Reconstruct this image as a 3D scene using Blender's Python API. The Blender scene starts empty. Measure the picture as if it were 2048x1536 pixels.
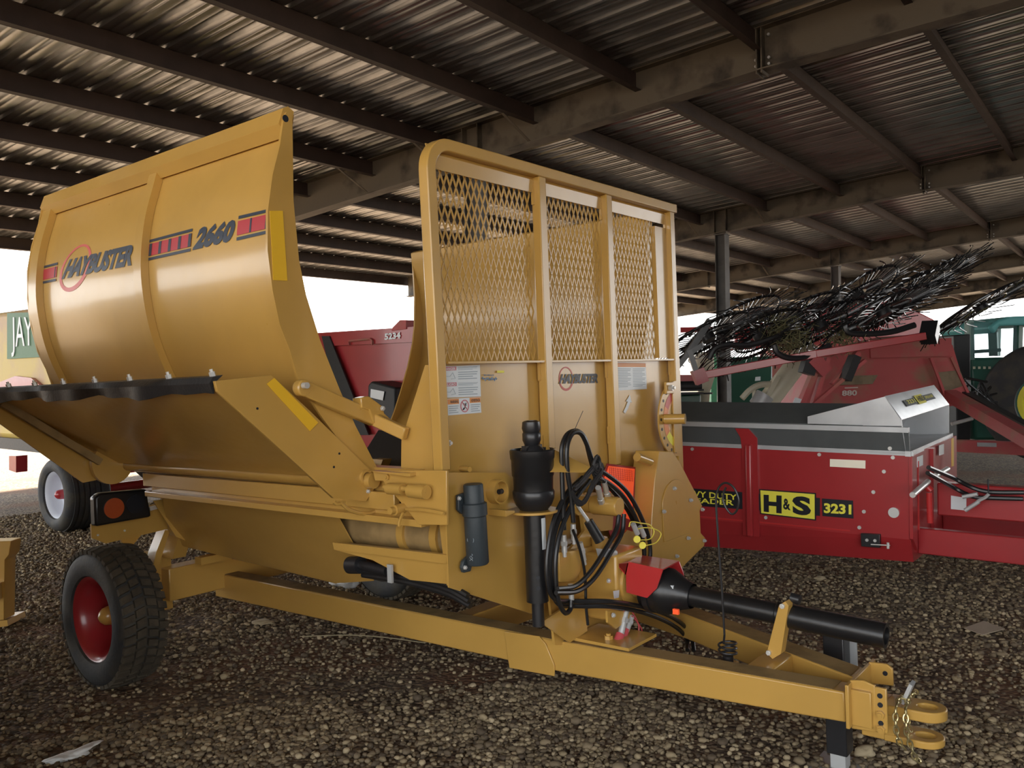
import bpy, bmesh, math, random
from mathutils import Vector, Matrix
import numpy as np
random.seed(7); rng=np.random.default_rng(5)
V=Vector; PI=math.pi
scn=bpy.context.scene; COL=scn.collection

# ------------------------------------------------------------------ camera
camd=bpy.data.cameras.new('camera'); cam=bpy.data.objects.new('camera',camd); COL.objects.link(cam)
R=[[0.622736, 0.029403, -0.781879], [-0.782148, -0.003543, -0.623083], [-0.021091, 0.999561, 0.020791]]
cam.matrix_world=Matrix([R[0]+[0],R[1]+[0],R[2]+[1.62],[0,0,0,1]])
camd.sensor_width=36; camd.lens=1700*36/2048; camd.clip_start=.05; camd.clip_end=400
scn.camera=cam
# ------------------------------------------------------------------ sky and exposure
w=bpy.data.worlds.new('overcast_sky'); scn.world=w; w.use_nodes=True
nt=w.node_tree; bg=nt.nodes['Background']
tc=nt.nodes.new('ShaderNodeTexCoord'); sep=nt.nodes.new('ShaderNodeSeparateXYZ'); cr=nt.nodes.new('ShaderNodeValToRGB')
nt.links.new(tc.outputs['Generated'],sep.inputs[0]); nt.links.new(sep.outputs['Z'],cr.inputs[0]); nt.links.new(cr.outputs[0],bg.inputs[0])
cr.color_ramp.elements[0].color=(1.0,.985,.95,1); cr.color_ramp.elements[0].position=0.0
cr.color_ramp.elements[1].color=(.78,.88,1.0,1); cr.color_ramp.elements[1].position=.6
bg.inputs[1].default_value=3.4
vs=scn.view_settings; scn.display_settings.display_device='sRGB'
vs.view_transform='Standard'; vs.look='None'; vs.gamma=1; vs.exposure=0.35; vs.use_curve_mapping=False
sd=bpy.data.lights.new('sun','SUN'); sd.energy=24.0; sd.angle=math.radians(3); sd.color=(1,.93,.8)
sun=bpy.data.objects.new('sun',sd); COL.objects.link(sun)
sun.rotation_euler=V((-.25,-.50,-.83)).to_track_quat('-Z','Y').to_euler()   # high sun over the far eave, outside ground in full light
scn.cycles.max_bounces=8; scn.cycles.diffuse_bounces=5; scn.cycles.glossy_bounces=4
scn.cycles.use_adaptive_sampling=True

# ------------------------------------------------------------------ materials
MATS={}
def mat(name,col,rough=.5,metal=0.,coat=0.,bump=0.,bscale=40.,var=0.,vscale=6.,var_col=None,emis=None,vdetail=4.,var_lo=.45,var_hi=.62,grow=None):
    m=bpy.data.materials.new(name); m.use_nodes=True; n=m.node_tree.nodes; l=m.node_tree.links; b=n['Principled BSDF']
    b.inputs['Base Color'].default_value=(*col,1); b.inputs['Roughness'].default_value=rough; b.inputs['Metallic'].default_value=metal
    b.inputs['Coat Weight'].default_value=coat; b.inputs['Coat Roughness'].default_value=.12
    t=n.new('ShaderNodeTexCoord')
    if var>0 or var_col:
        no=n.new('ShaderNodeTexNoise'); no.inputs['Scale'].default_value=vscale; no.inputs['Detail'].default_value=vdetail; l.new(t.outputs['Object'],no.inputs['Vector'])
        r=n.new('ShaderNodeValToRGB'); r.color_ramp.elements[0].position=var_lo; r.color_ramp.elements[1].position=var_hi
        c2=var_col if var_col else tuple(c*(1-var) for c in col)
        r.color_ramp.elements[0].color=(*col,1); r.color_ramp.elements[1].color=(*c2,1)
        l.new(no.outputs['Fac'],r.inputs[0]); l.new(r.outputs[0],b.inputs['Base Color'])
    n2=n.new('ShaderNodeTexNoise'); n2.inputs['Scale'].default_value=bscale; n2.inputs['Detail'].default_value=6; l.new(t.outputs['Object'],n2.inputs['Vector'])
    if bump>0:
        bm=n.new('ShaderNodeBump'); bm.inputs['Strength'].default_value=bump; bm.inputs['Distance'].default_value=.01
        l.new(n2.outputs['Fac'],bm.inputs['Height']); l.new(bm.outputs[0],b.inputs['Normal'])
    mr=n.new('ShaderNodeMapRange'); mr.inputs[3].default_value=max(.03,rough-.06); mr.inputs[4].default_value=min(1,rough+.08)
    l.new(n2.outputs['Fac'],mr.inputs[0]); l.new(mr.outputs[0],b.inputs['Roughness'])
    if emis:
        b.inputs['Emission Color'].default_value=(*emis[0],1); b.inputs['Emission Strength'].default_value=emis[1]
    MATS[name]=m; return m
GOLD=mat('gold_paint',(.56,.325,.075),.30,0,.5,.03,25,var=.10,vscale=2.0)
GOLDD=mat('dusty_gold_paint',(.34,.22,.085),.75,0,0,.1,60,var=.3,vscale=8)
RED=mat('red_paint',(.37,.026,.030),.32,0,.4,.03,20,var=.12,vscale=2)
REDB=mat('bright_red_paint',(.50,.03,.03),.35,0,.3,.03,20)
REDD=mat('dusty_hazed_red_paint',(.46,.085,.085),.6,0,.0,.08,30,var=.0,var_col=(.30,.17,.11),vscale=3,var_lo=.5,var_hi=.72)  # pinkish tone also stands in for haze on far machines; brown is dust
DUST=mat('dry_dust',(.26,.2,.13),.95,0,0,.3,50,var=.25)
BLACK=mat('black_plastic',(.012,.012,.013),.34,0,.1,.05,60)
BLACKM=mat('black_metal',(.015,.015,.017),.38,0,.2,.02,30)
RUBBER=mat('rubber',(.018,.018,.019),.5,0,0,.15,90)
HOSE=mat('hose_rubber',(.013,.013,.014),.36,0,.1,.04,90)
TYRE=mat('tyre_rubber',(.028,.029,.031),.68,0,0,.25,50,var=0,var_col=(.05,.045,.035),vscale=6)
TREAD=mat('dusty_tread',(.075,.060,.040),.9,0,0,.4,60,var=.3,vscale=14)
SLATE=mat('slate_plastic',(.035,.045,.052),.5,0,0,.08,120)
CHROME=mat('zinc_steel',(.70,.70,.68),.35,.45,0,.02,60)
ZINC=mat('dull_zinc',(.52,.53,.53),.5,.4,0,.05,60)
BRASS=mat('yellow_zinc_chain',(.62,.53,.28),.3,.9)
GALV=mat('galvanised_sheet',(.62,.64,.66),.42,.55,0,.04,12,var=.18,vscale=3)
GREYS=mat('grey_steel_sheet',(.15,.165,.17),.42,.5,0,.05,15,var=.15,vscale=3)
ROOF=mat('roof_sheet',(.50,.51,.52),.30,.95,0,.06,9,var=.3,vscale=1.6)
PURL=mat('primer_brown_steel',(.060,.040,.034),.6,0,0,.1,20,var=.25,vscale=3)
BEAM=mat('dirty_beam_steel',(.125,.105,.078),.65,.0,0,.2,14,var_col=(.035,.028,.022),vscale=2.2,vdetail=8,var_lo=.52,var_hi=.66)
COLM=mat('column_steel',(.11,.105,.10),.6,.1,0,.1,10,var=.25,vscale=3)
REFY=mat('amber_reflector',(.85,.50,.03),.3,0,.5)
WHITE=mat('white_label',(.72,.76,.78),.4,0,.2)
WHITEP=mat('white_plastic_sheet',(.7,.7,.68),.5,0,0,.3,30)
PALER=mat('pale_reflector',(1.0,.95,.78),.3,0,.5,emis=None)
PINK=mat('danger_pink',(.60,.19,.22),.4)
ORANGE=mat('warning_orange',(.75,.28,.06),.4)
LBLUE=mat('label_grey_print',(.30,.36,.40),.5)
INK=mat('black_ink',(.012,.014,.02),.4)
NAVY=mat('dark_lettering',(.025,.035,.055),.4)
REDINK=mat('red_stripe',(.45,.035,.045),.4)
REDRING=mat('red_ring_print',(.62,.12,.10),.4)
YELL=mat('yellow_print',(.85,.78,.08),.45)
YELC=mat('yellow_plastic_cap',(.88,.76,.10),.4)
REDC=mat('red_plastic_cap',(.50,.07,.08),.4)
SMVO=mat('fluorescent_orange_glow',(1.0,.13,.04),.35,emis=((1.0,.08,.02),.25))  # weak emission stands in for light thrown back by the reflective sign
SMVR=mat('dark_red_border',(.30,.02,.02),.4)
CREAM=mat('cream_paint',(.62,.58,.44),.4,0,.2)
GREEN=mat('dark_green_paint',(.012,.075,.045),.35,0,.3)
GREENL=mat('light_green_paint',(.12,.42,.22),.5)
GREENS=mat('green_sign',(.05,.17,.07),.5)
DARK=mat('dark_machine_steel',(.018,.02,.022),.5)
TINE=mat('black_spring_steel',(.010,.010,.012),.25,0,.4)
YBODY=mat('weathered_yellow_body',(.62,.47,.12),.5,var_col=(.5,.33,.2),vscale=1.5)
WRIM=mat('white_rim',(.66,.70,.78),.4)
AMB=mat('amber_lens',(.42,.07,.015),.3,0,.6,.3,200)
GLASS=mat('cab_glass',(.55,.70,.72),.1,0,0)
GLASS.node_tree.nodes['Principled BSDF'].inputs['Transmission Weight'].default_value=.92
GLASS.node_tree.nodes['Principled BSDF'].inputs['IOR'].default_value=1.02
HAY=mat('old_hay',(.20,.19,.09),.9,0,0,.4,80,var=.4,vscale=30)
CARD=mat('cardboard',(.42,.33,.24),.85,var=.1)
STRAW=mat('straw',(.42,.36,.22),.8)
STONE=mat('tan_stone',(.40,.32,.2),.85,0,0,.3,60,var=.2)
FADEI=mat('faded_lettering',(.62,.55,.5),.6)
GREENT=mat('tractor_green',(.02,.10,.07),.4)
TEALR=mat('teal_cab_roof',(.12,.40,.40),.4)
def ground_mat():
    m=bpy.data.materials.new('gravel_dirt'); m.use_nodes=True; n=m.node_tree.nodes; l=m.node_tree.links; b=n['Principled BSDF']
    g=n.new('ShaderNodeNewGeometry')
    vo=n.new('ShaderNodeTexVoronoi'); vo.inputs['Scale'].default_value=42; l.new(g.outputs['Position'],vo.inputs['Vector'])
    hs=n.new('ShaderNodeSeparateColor'); l.new(vo.outputs['Color'],hs.inputs[0])
    r=n.new('ShaderNodeValToRGB'); e=r.color_ramp.elements; e[0].color=(.06,.036,.02,1); e[1].color=(.30,.22,.13,1)
    e2=r.color_ramp.elements.new(.5); e2.color=(.13,.09,.057,1); l.new(hs.outputs[0],r.inputs[0])
    no=n.new('ShaderNodeTexNoise'); no.inputs['Scale'].default_value=1.1; no.inputs['Detail'].default_value=5; l.new(g.outputs['Position'],no.inputs['Vector'])
    r2=n.new('ShaderNodeValToRGB'); r2.color_ramp.elements[0].position=.50; r2.color_ramp.elements[1].position=.66
    l.new(no.outputs['Fac'],r2.inputs[0])
    mx=n.new('ShaderNodeMix'); mx.data_type='RGBA'; l.new(r2.outputs[0],mx.inputs[0]); l.new(r.outputs[0],mx.inputs[6]); mx.inputs[7].default_value=(.17,.085,.040,1)
    l.new(mx.outputs[2],b.inputs['Base Color']); b.inputs['Roughness'].default_value=.92
    bp=n.new('ShaderNodeBump'); bp.invert=True; bp.inputs['Strength'].default_value=.9; bp.inputs['Distance'].default_value=.02; l.new(vo.outputs['Distance'],bp.inputs['Height']); l.new(bp.outputs[0],b.inputs['Normal'])
    return m
GROUND=ground_mat()
def pebble_mat():
    m=bpy.data.materials.new('pebbles'); m.use_nodes=True; n=m.node_tree.nodes; l=m.node_tree.links; b=n['Principled BSDF']
    g=n.new('ShaderNodeNewGeometry'); r=n.new('ShaderNodeValToRGB'); e=r.color_ramp.elements
    e[0].color=(.085,.06,.038,1); e[1].color=(.55,.44,.28,1); e[1].position=1
    for p,c in ((.35,(.17,.125,.075,1)),(.65,(.27,.205,.12,1)),(.88,(.36,.28,.165,1))): x=e.new(p); x.color=c
    l.new(g.outputs['Random Per Island'],r.inputs[0]); l.new(r.outputs[0],b.inputs['Base Color']); b.inputs['Roughness'].default_value=.8
    return m
PEB=pebble_mat()

# ------------------------------------------------------------------ mesh tools
class MB:
    def __init__(s): s.v=[]; s.f=[]; s.sm=[]
    def add(s,vs,fs,smooth=False):
        o=len(s.v); s.v+=[tuple(p) for p in vs]
        for f in fs: s.f.append([i+o for i in f]); s.sm.append(smooth)
        return s
    def prism(s,pts,vec):
        vec=V(vec); n=len(pts); a=[V(p) for p in pts]
        s.add(a+[p+vec for p in a],[list(range(n)),list(range(2*n-1,n-1,-1))]+[[i,i+n,(i+1)%n+n,(i+1)%n] for i in range(n)]); return s
    def box(s,a,b):
        x0,y0,z0=a; x1,y1,z1=b
        return s.prism([(x0,y0,z0),(x1,y0,z0),(x1,y1,z0),(x0,y1,z0)],(0,0,z1-z0))
    def lathe(s,p0,d,prof,seg=24,smooth=True,close=False):
        p0=V(p0); d=V(d).normalized(); u=d.orthogonal().normalized(); w_=d.cross(u); vs=[]
        for t,r in prof:
            for k in range(seg):
                a=2*PI*k/seg; vs.append(p0+d*t+(u*math.cos(a)+w_*math.sin(a))*r)
        n=len(prof); fs=[]
        for i in range(n-1 if not close else n):
            j=(i+1)%n
            for k in range(seg): fs.append([i*seg+k,i*seg+(k+1)%seg,j*seg+(k+1)%seg,j*seg+k])
        s.add(vs,fs,smooth)
        return s
    def cyl(s,p0,p1,r,r1=None,seg=20,caps=True):
        p0=V(p0);p1=V(p1);d=p1-p0;L=d.length; r1=r if r1 is None else r1
        s.lathe(p0,d,[(0,r),(L,r1)],seg)
        if caps:
            o=len(s.v)-2*seg
            s.f.append([o+k for k in range(seg-1,-1,-1)]); s.sm.append(False)
            s.f.append([o+seg+k for k in range(seg)]); s.sm.append(False)
        return s
    def ring(s,p0,d,ro,ri,h,seg=32):
        return s.lathe(p0,d,[(0,ri),(0,ro),(h,ro),(h,ri)],seg,False,True)
    def tube(s,path,r,seg=8,closed=False,smooth_path=0,taper=None):
        P_=[V(p) for p in path]
        if smooth_path: P_=spline(P_,smooth_path,closed)
        n=len(P_); vs=[]; prev=None
        for i,p in enumerate(P_):
            a=P_[i-1] if (i>0 or closed) else P_[0]; b=P_[(i+1)%n] if (i<n-1 or closed) else P_[-1]
            t=(b-a).normalized() if (b-a).length>1e-9 else V((0,0,1))
            u=t.orthogonal().normalized() if prev is None else (prev-t*prev.dot(t)).normalized()
            prev=u; w_=t.cross(u); rr=r if taper is None else r*(1-(1-taper)*i/(n-1))
            for k in range(seg):
                an=2*PI*k/seg; vs.append(p+(u*math.cos(an)+w_*math.sin(an))*rr)
        fs=[]
        for i in range(n if closed else n-1):
            j=(i+1)%n
            for k in range(seg): fs.append([i*seg+k,i*seg+(k+1)%seg,j*seg+(k+1)%seg,j*seg+k])
        if not closed: fs+= [list(range(seg-1,-1,-1)),[(n-1)*seg+k for k in range(seg)]]
        s.add(vs,fs,True); return s
    def bar(s,p0,p1,w_,h,up=(0,0,1)):      # rectangular bar
        p0=V(p0);p1=V(p1);t=(p1-p0).normalized();sd=t.cross(V(up)).normalized();u=sd.cross(t)
        q=[p0+sd*a*w_/2+u*b_*h/2 for a,b_ in ((-1,-1),(1,-1),(1,1),(-1,1))]
        return s.prism(q,p1-p0)
    def hexbolt(s,p,d,r,h=None):
        h=h or r*.8; s.cyl(V(p),V(p)+V(d).normalized()*h,r,seg=6); return s.cyl(V(p)+V(d).normalized()*h,V(p)+V(d).normalized()*h*1.6,r*.55,seg=8)
    def build(s,name,m,parent=None,bevel=0.,label=None,kind=None):
        me=bpy.data.meshes.new(name); me.from_pydata(s.v,[],s.f); me.update()
        me.polygons.foreach_set('use_smooth',s.sm)
        bm=bmesh.new(); bm.from_mesh(me); bmesh.ops.recalc_face_normals(bm,faces=bm.faces); bm.to_mesh(me); bm.free()
        me.set_sharp_from_angle(angle=.7)
        me.materials.append(m); o=bpy.data.objects.new(name,me); COL.objects.link(o)
        if parent: o.parent=parent
        if bevel>0:
            b=o.modifiers.new('bevel','BEVEL'); b.width=bevel; b.segments=2; b.limit_method='ANGLE'; b.angle_limit=.6
        if label: o['label']=label
        if kind: o['kind']=kind
        return o
def build_each(mb,name,m,parent=None,**k):
    par=list(range(len(mb.v)))
    def fd(i):
        while par[i]!=i: par[i]=par[par[i]]; i=par[i]
        return i
    for f in mb.f:
        for j in f[1:]: par[fd(f[0])]=fd(j)
    gr={}
    for fi,f in enumerate(mb.f): gr.setdefault(fd(f[0]),[]).append(fi)
    out=[]
    for fl in gr.values():
        ids=sorted({i for fi in fl for i in mb.f[fi]}); mp_={a:b for b,a in enumerate(ids)}
        n_=MB(); n_.v=[mb.v[i] for i in ids]; n_.f=[[mp_[i] for i in mb.f[fi]] for fi in fl]; n_.sm=[mb.sm[fi] for fi in fl]
        out.append(n_.build(name,m,parent,**k))
    return out
def spline(P_,k,closed=False):
    out=[]; n=len(P_)
    for i in range(n if closed else n-1):
        a=P_[(i-1)%n] if (closed or i>0) else P_[0]*2-P_[1]; b=P_[i]; c=P_[(i+1)%n]; d=P_[(i+2)%n] if (closed or i<n-2) else P_[-1]*2-P_[-2]
        for j in range(k):
            t=j/k; out.append(.5*((2*b)+(c-a)*t+(2*a-5*b+4*c-d)*t*t+(3*b-a-3*c+d)*t**3))
    if not closed: out.append(P_[-1])
    return out
def thing(name,label,cat,loc=(0,0,0),group=None,rot=None):
    o=bpy.data.objects.new(name,None); o.empty_display_size=.2; COL.objects.link(o); o.location=loc
    if rot: o.rotation_euler=rot
    o['label']=label; o['category']=cat
    if group: o['group']=group
    return o
def tag(o,label,cat,group=None):
    o['label']=label; o['category']=cat
    if group: o['group']=group
    return o
def text_geo(txt,bold=.0,shear=0.,space=1.0):
    c=bpy.data.curves.new('lettering','FONT'); c.body=txt; c.offset=bold; c.shear=shear; c.space_character=space; c.resolution_u=3
    o=bpy.data.objects.new('lettering',c); COL.objects.link(o)
    dg=bpy.context.evaluated_depsgraph_get(); me=bpy.data.meshes.new_from_object(o.evaluated_get(dg))
    vs=[v.co.copy() for v in me.vertices]; fs=[list(p.vertices) for p in me.polygons]
    bpy.data.objects.remove(o); bpy.data.curves.remove(c); bpy.data.meshes.remove(me)
    x0=min(v.x for v in vs);x1=max(v.x for v in vs);y0=min(v.y for v in vs);y1=max(v.y for v in vs)
    return [((v.x-x0)/(x1-x0),(v.y-y0)/(y1-y0)) for v in vs],fs
def text_quad(txt,q,name,m,parent,off=(0,0,0),bold=.02,shear=0.,fn=None,space=1.,label=None):
    """q: bottom-left, bottom-right, top-right, top-left corners of the printed word"""
    uv,fs=text_geo(txt,bold,shear,space); a,b,c,d=[V(p) for p in q]; off=V(off)
    vs=[]
    for u,v in uv:
        p=(a*(1-u)+b*u)*(1-v)+(d*(1-u)+c*u)*v+off
        vs.append(fn(p) if fn else p)
    mb=MB(); mb.add(vs,fs); me=bpy.data.meshes.new(name); me.from_pydata([tuple(p) for p in mb.v],[],mb.f); me.update()
    me.materials.append(m); o=bpy.data.objects.new(name,me); COL.objects.link(o)
    if parent: o.parent=parent
    if label: o['label']=label
    return o
def lerp(a,b,t): return V(a)*(1-t)+V(b)*t
def quadpt(q,u,v): return lerp(lerp(q[0],q[1],u),lerp(q[3],q[2],u),v)
def subquad(q,u0,v0,u1,v1): return [quadpt(q,u0,v0),quadpt(q,u1,v0),quadpt(q,u1,v1),quadpt(q,u0,v1)]
def plate(q,vec,name,m,parent,**k): return MB().prism(q,vec).build(name,m,parent,**k)
def struct(mb,name,m,**k): o=mb.build(name,m,**k); o['kind']='structure'; return o
def wheel_mb(c,axis,R_,r_,w_,tread_blocks=0):
    """tyre: c centre, axis unit, outer radius, rim radius, width"""
    c=V(c); d=V(axis).normalized(); h=w_/2
    prof=[(-h*.72,r_),(-h*.92,r_+.015),(-h,r_+(R_-r_)*.35),(-h*.97,r_+(R_-r_)*.7),(-h*.86,R_*.955),(-h*.70,R_*.99),(0,R_),(h*.70,R_*.99),(h*.86,R_*.955),(h*.97,r_+(R_-r_)*.7),(h,r_+(R_-r_)*.35),(h*.92,r_+.015),(h*.72,r_)]
    mb=MB().lathe(c,d,prof,56,True,True)
    t=MB()
    u=d.orthogonal().normalized(); w2=d.cross(u)
    if tread_blocks:
        for k in range(tread_blocks):
            for row,(t0,t1) in enumerate(((-.9,-.50),(-.44,-.05),(.05,.44),(.50,.9))):
                a=2*PI*(k+(.5 if row%2 else 0))/tread_blocks; da=2*PI/tread_blocks*.36
                def pt(aa,tt,rr): return c+d*(h*tt)+(u*math.cos(aa)+w2*math.sin(aa))*rr
                sk=.25*2*PI/tread_blocks*(1 if row<2 else -1)
                ra=lambda tt: R_*(.985 if abs(tt)<.75 else .955)
                q=[pt(a-da,t0,ra(t0)),pt(a+da,t0,ra(t0)),pt(a+da+sk,t1,ra(t1)),pt(a-da+sk,t1,ra(t1))]
                rad=(u*math.cos(a)+w2*math.sin(a))*(.020)
                t.prism(q,rad)
    return mb,t
def make_wheel(parent,name,c,axis,R_,r_,w_,rim_m,out=1,blocks=44,cap_m=None,dish=.05,nuts=5,grooves=False):
    """axis points to the outside; dish: how deep the disc sits behind the outer bead"""
    mb,t=wheel_mb(c,axis,R_,r_,w_,blocks); d=V(axis).normalized(); c=V(c); h=w_/2
    ty=mb.build(name,TYRE,parent)
    if blocks: t.build('tread',TREAD,ty)
    if grooves:
        g=MB()
        for tt in (-.6,-.36,-.12,.12,.36,.6):
            g.lathe(c+d*(h*tt),d,[(-.008,R_*.985),(-.008,R_*1.012),(.026,R_*1.012),(.026,R_*.985)],56,False,True)
        g.build('tread',TYRE,ty)
    rim=MB().lathe(c,d,[(h*.80,r_+.018),(h*.86,r_+.018),(h*.80,r_-.004),(h*.60,r_-.022),(h*.35,r_-.03),(h*.8-dish,r_-.05),(h*.8-dish-.012,r_*.55),(h*.8-dish+.01,r_*.38),(h*.8-dish+.01,.0005)],44)
    rim.lathe(c,d,[(-h*.80,r_+.018),(-h*.86,r_+.018),(-h*.75,r_-.02),(h*.35,r_-.03)],44)
    rm=rim.build('rim',rim_m,ty if parent else parent)
    u=d.orthogonal().normalized(); w2=d.cross(u)
    for k in range(nuts):
        a=2*PI*k/nuts+.3; nb=MB().hexbolt(c+d*(h*.8-dish+.005)+(u*math.cos(a)+w2*math.sin(a))*r_*.34,d,.014,.02); nb.build('lug_nut',CHROME,ty)
    if cap_m:
        MB().lathe(c+d*(h*.8-dish),d,[(0,.058),(.02,.052),(.09,.050),(.115,.044),(.132,.030),(.142,.012),(.144,.0005)],24).build('hub_cap',cap_m,ty)
    return ty

# ------------------------------------------------------------------ ground
gm=MB(); gm.add([(-60,-60,0),(160,-60,0),(160,160,0),(-60,160,0)],[[0,1,2,3]])
struct(gm,'floor',GROUND)

# ------------------------------------------------------------------ roof of the shed (its own axes: u along the purlins, w along the rafters)
TH=0.03246; ct,st=math.cos(TH),math.sin(TH)
def B(u,w_,z): return V((ct*u-st*w_,st*u+ct*w_,z))
U0,U1,W0,W1=-6.,47.,-7.5,15.3  # the unseen stretch behind the camera is added to shade the scene
zr=lambda w_:5.07-.075*w_
# ribbed sheet
rs=MB(); prof=[]
u=U0
while u<U1:
    prof+=[(u,0),(u+.07,0),(u+.076,.005),(u+.09,.005),(u+.096,0),(u+.14,0),(u+.146,.005),(u+.16,.005),(u+.166,0),(u+.23,0),(u+.248,.032),(u+.287,.032)]; u+=.3048
n=len(prof); vs=[]
WS=[W0+(W1-W0)*i/6 for i in range(7)]
for ww in WS:
    for (uu,h) in prof: vs.append(B(uu,ww,zr(ww)+h))
fs=[[i*n+k,i*n+k+1,(i+1)*n+k+1,(i+1)*n+k] for i in range(6) for k in range(n-1)]
rs.add(vs,fs); vs2=[p+V((0,0,.004)) for p in vs]; 
struct(rs,'ceiling',ROOF)
tn=1
for k in range(-9,11):                 # purlins, Z sections
    ww=1.68+1.34*k
    if ww<W0 or ww>W1: continue
    a=[B(U0,ww,zr(ww)-.21),B(U0,ww,zr(ww)-.004)]
    mb=MB(); z0=zr(ww)
    mb.prism([B(U0,ww,z0-.21),B(U0,ww+.012,z0-.21),B(U0,ww+.012,z0-.002),B(U0,ww,z0-.002)],B(U1,0,0)-B(U0,0,0))
    mb.prism([B(U0,ww,z0-.002),B(U0,ww+.07,z0-.007),B(U0,ww+.07,z0-.012),B(U0,ww,z0-.007)],B(U1,0,0)-B(U0,0,0))
    mb.prism([B(U0,ww+.012,z0-.21),B(U0,ww-.06,z0-.204),B(U0,ww-.06,z0-.199),B(U0,ww+.012,z0-.205)],B(U1,0,0)-B(U0,0,0))
    struct(mb,'trim_%d'%tn,PURL); tn+=1
RAFT=[.57,8.19,15.8,23.4,31.0,38.6,46.2]
for ri,uu in enumerate(RAFT):
    mb=MB(); bw=.1
    def zb(w_): return 4.68-.083*w_ if w_>2.95 else 4.435+.043*(2.95-w_)
    ws=[W0,2.95,W1-.3]
    top=[B(uu,w_,zr(w_)-.01) for w_ in ws]; bot=[B(uu,w_,zb(w_)) for w_ in ws]
    ux=B(1,0,0)
    mb.prism(top+bot[::-1],ux*.012)                                   # web
    for sgn in (0,1):
        for i in range(2):
            a,b=(bot[i],bot[i+1]) if sgn==0 else (top[i],top[i+1])
            mb.prism([a-ux*bw,a+ux*bw,a+ux*bw+V((0,0,.014)),a-ux*bw+V((0,0,.014))],b-a) # flanges
    for w_ in (2.95,6.48,6.72,10.2):                                    # splice plates and stiffeners
        for q in (.0,.05) if w_==2.95 else (0,):
            mb.prism([B(uu-.09,w_+q,zb(w_+q)-.03),B(uu+.09,w_+q,zb(w_+q)-.03),B(uu+.09,w_+q,zr(w_)-.01),B(uu-.09,w_+q,zr(w_)-.01)],B(0,.014,0))
    struct(mb,'trim_%d'%tn,BEAM); tn+=1
    # bolts of the splice + bracing rods between purlin and rafter flange
    if 1<=ri<=4:
        bb=MB()
        for w_ in (2.90,3.03):
            for dz in (.06,.12,.34): bb.cyl(B(uu-.02,w_,zb(3)+dz),B(uu-.045,w_,zb(3)+dz),.014,seg=8)
        struct(bb,'trim_%d'%tn,ZINC); tn+=1
        for w_ in (5.70,7.04,8.38):
            rb=MB().bar(B(uu-.62,w_+.01,zr(w_)-.2),B(uu-.09,w_+.01,zb(w_)+.012),.035,.006)
            struct(rb,'trim_%d'%tn,BEAM); tn+=1
wl_=MB(); prof=[]; uu=-1.0      # unseen sheeted wall behind the camera, added to shade the scene
while uu<13.5: prof+=[(uu,0),(uu+.23,0),(uu+.248,.03),(uu+.287,.03)]; uu+=.3048
vs=[B(a,-7.6-h,0) for a,h in prof]+[B(a,-7.6-h,zr(-7.6)-.01) for a,h in prof]; n=len(prof)
wl_.add(vs,[[k,k+1,n+k+1,n+k] for k in range(n-1)]); struct(wl_,'shade_wall_back',COLM)
# columns
def column(uu,ww,ztop,label,wd=.22):
    o=thing('steel_column',label,'column',tuple(B(uu,ww,0)),group='steel columns carrying the shed roof',rot=(0,0,TH))
    mb=MB(); mb.box((-wd/2,-.1,0),(wd/2,-.088,ztop)); mb.box((-wd/2,.088,0),(wd/2,.1,ztop)); mb.box((-.006,-.088,0),(.006,.088,ztop))
    mb.build('shaft',COLM,o); mb=MB().box((-.16,-.16,0),(.16,.16,.02)); mb.build('base_plate',COLM,o)
    mb=MB().box((-.13,-.12,ztop-.015),(.13,.12,ztop)); mb.build('cap_plate',COLM,o)
    return o
zc=4.68-.083*6.95-.004
column(8.19,6.6,zc,'dark steel roof column seen through the wire guard of the gold machine')
column(15.8,6.6,zc,'tall dark steel roof column right of the gold machine, behind the red spreader')
column(23.4,6.6,zc,'steel roof column rising behind the black rake wheels, second to the right')
column(31.0,6.6,zc,'thin far steel roof column just left of the green tractor')
zc2=4.68-.083*14.8
column(23.4,14.8,zc2,'distant steel column at the low eave behind the red machines')

# ==================================================================  BALE PROCESSOR (machine frame, hitch raised 1.2 degrees)
PIV=(0,4.4,0)
bp=bpy.data.objects.new('bale_processor',None); COL.objects.link(bp); bp.location=(0,0,0)
c_,s_=math.cos(.0207),math.sin(.0207)
# local (x,y,z) -> world: rotate about the x axis through y=4.4
bp.matrix_world=Matrix.Translation(V(PIV))@Matrix.Rotation(-.0207,4,'X')@Matrix.Translation(-V(PIV))
bp['label']='large gold bale processor with curved lettered side, mesh guard and long tongue'; bp['category']='farm machine'
def mp(mb,name,m,parent=None,**k): return mb.build(name,m,parent or bp,**k)

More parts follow.
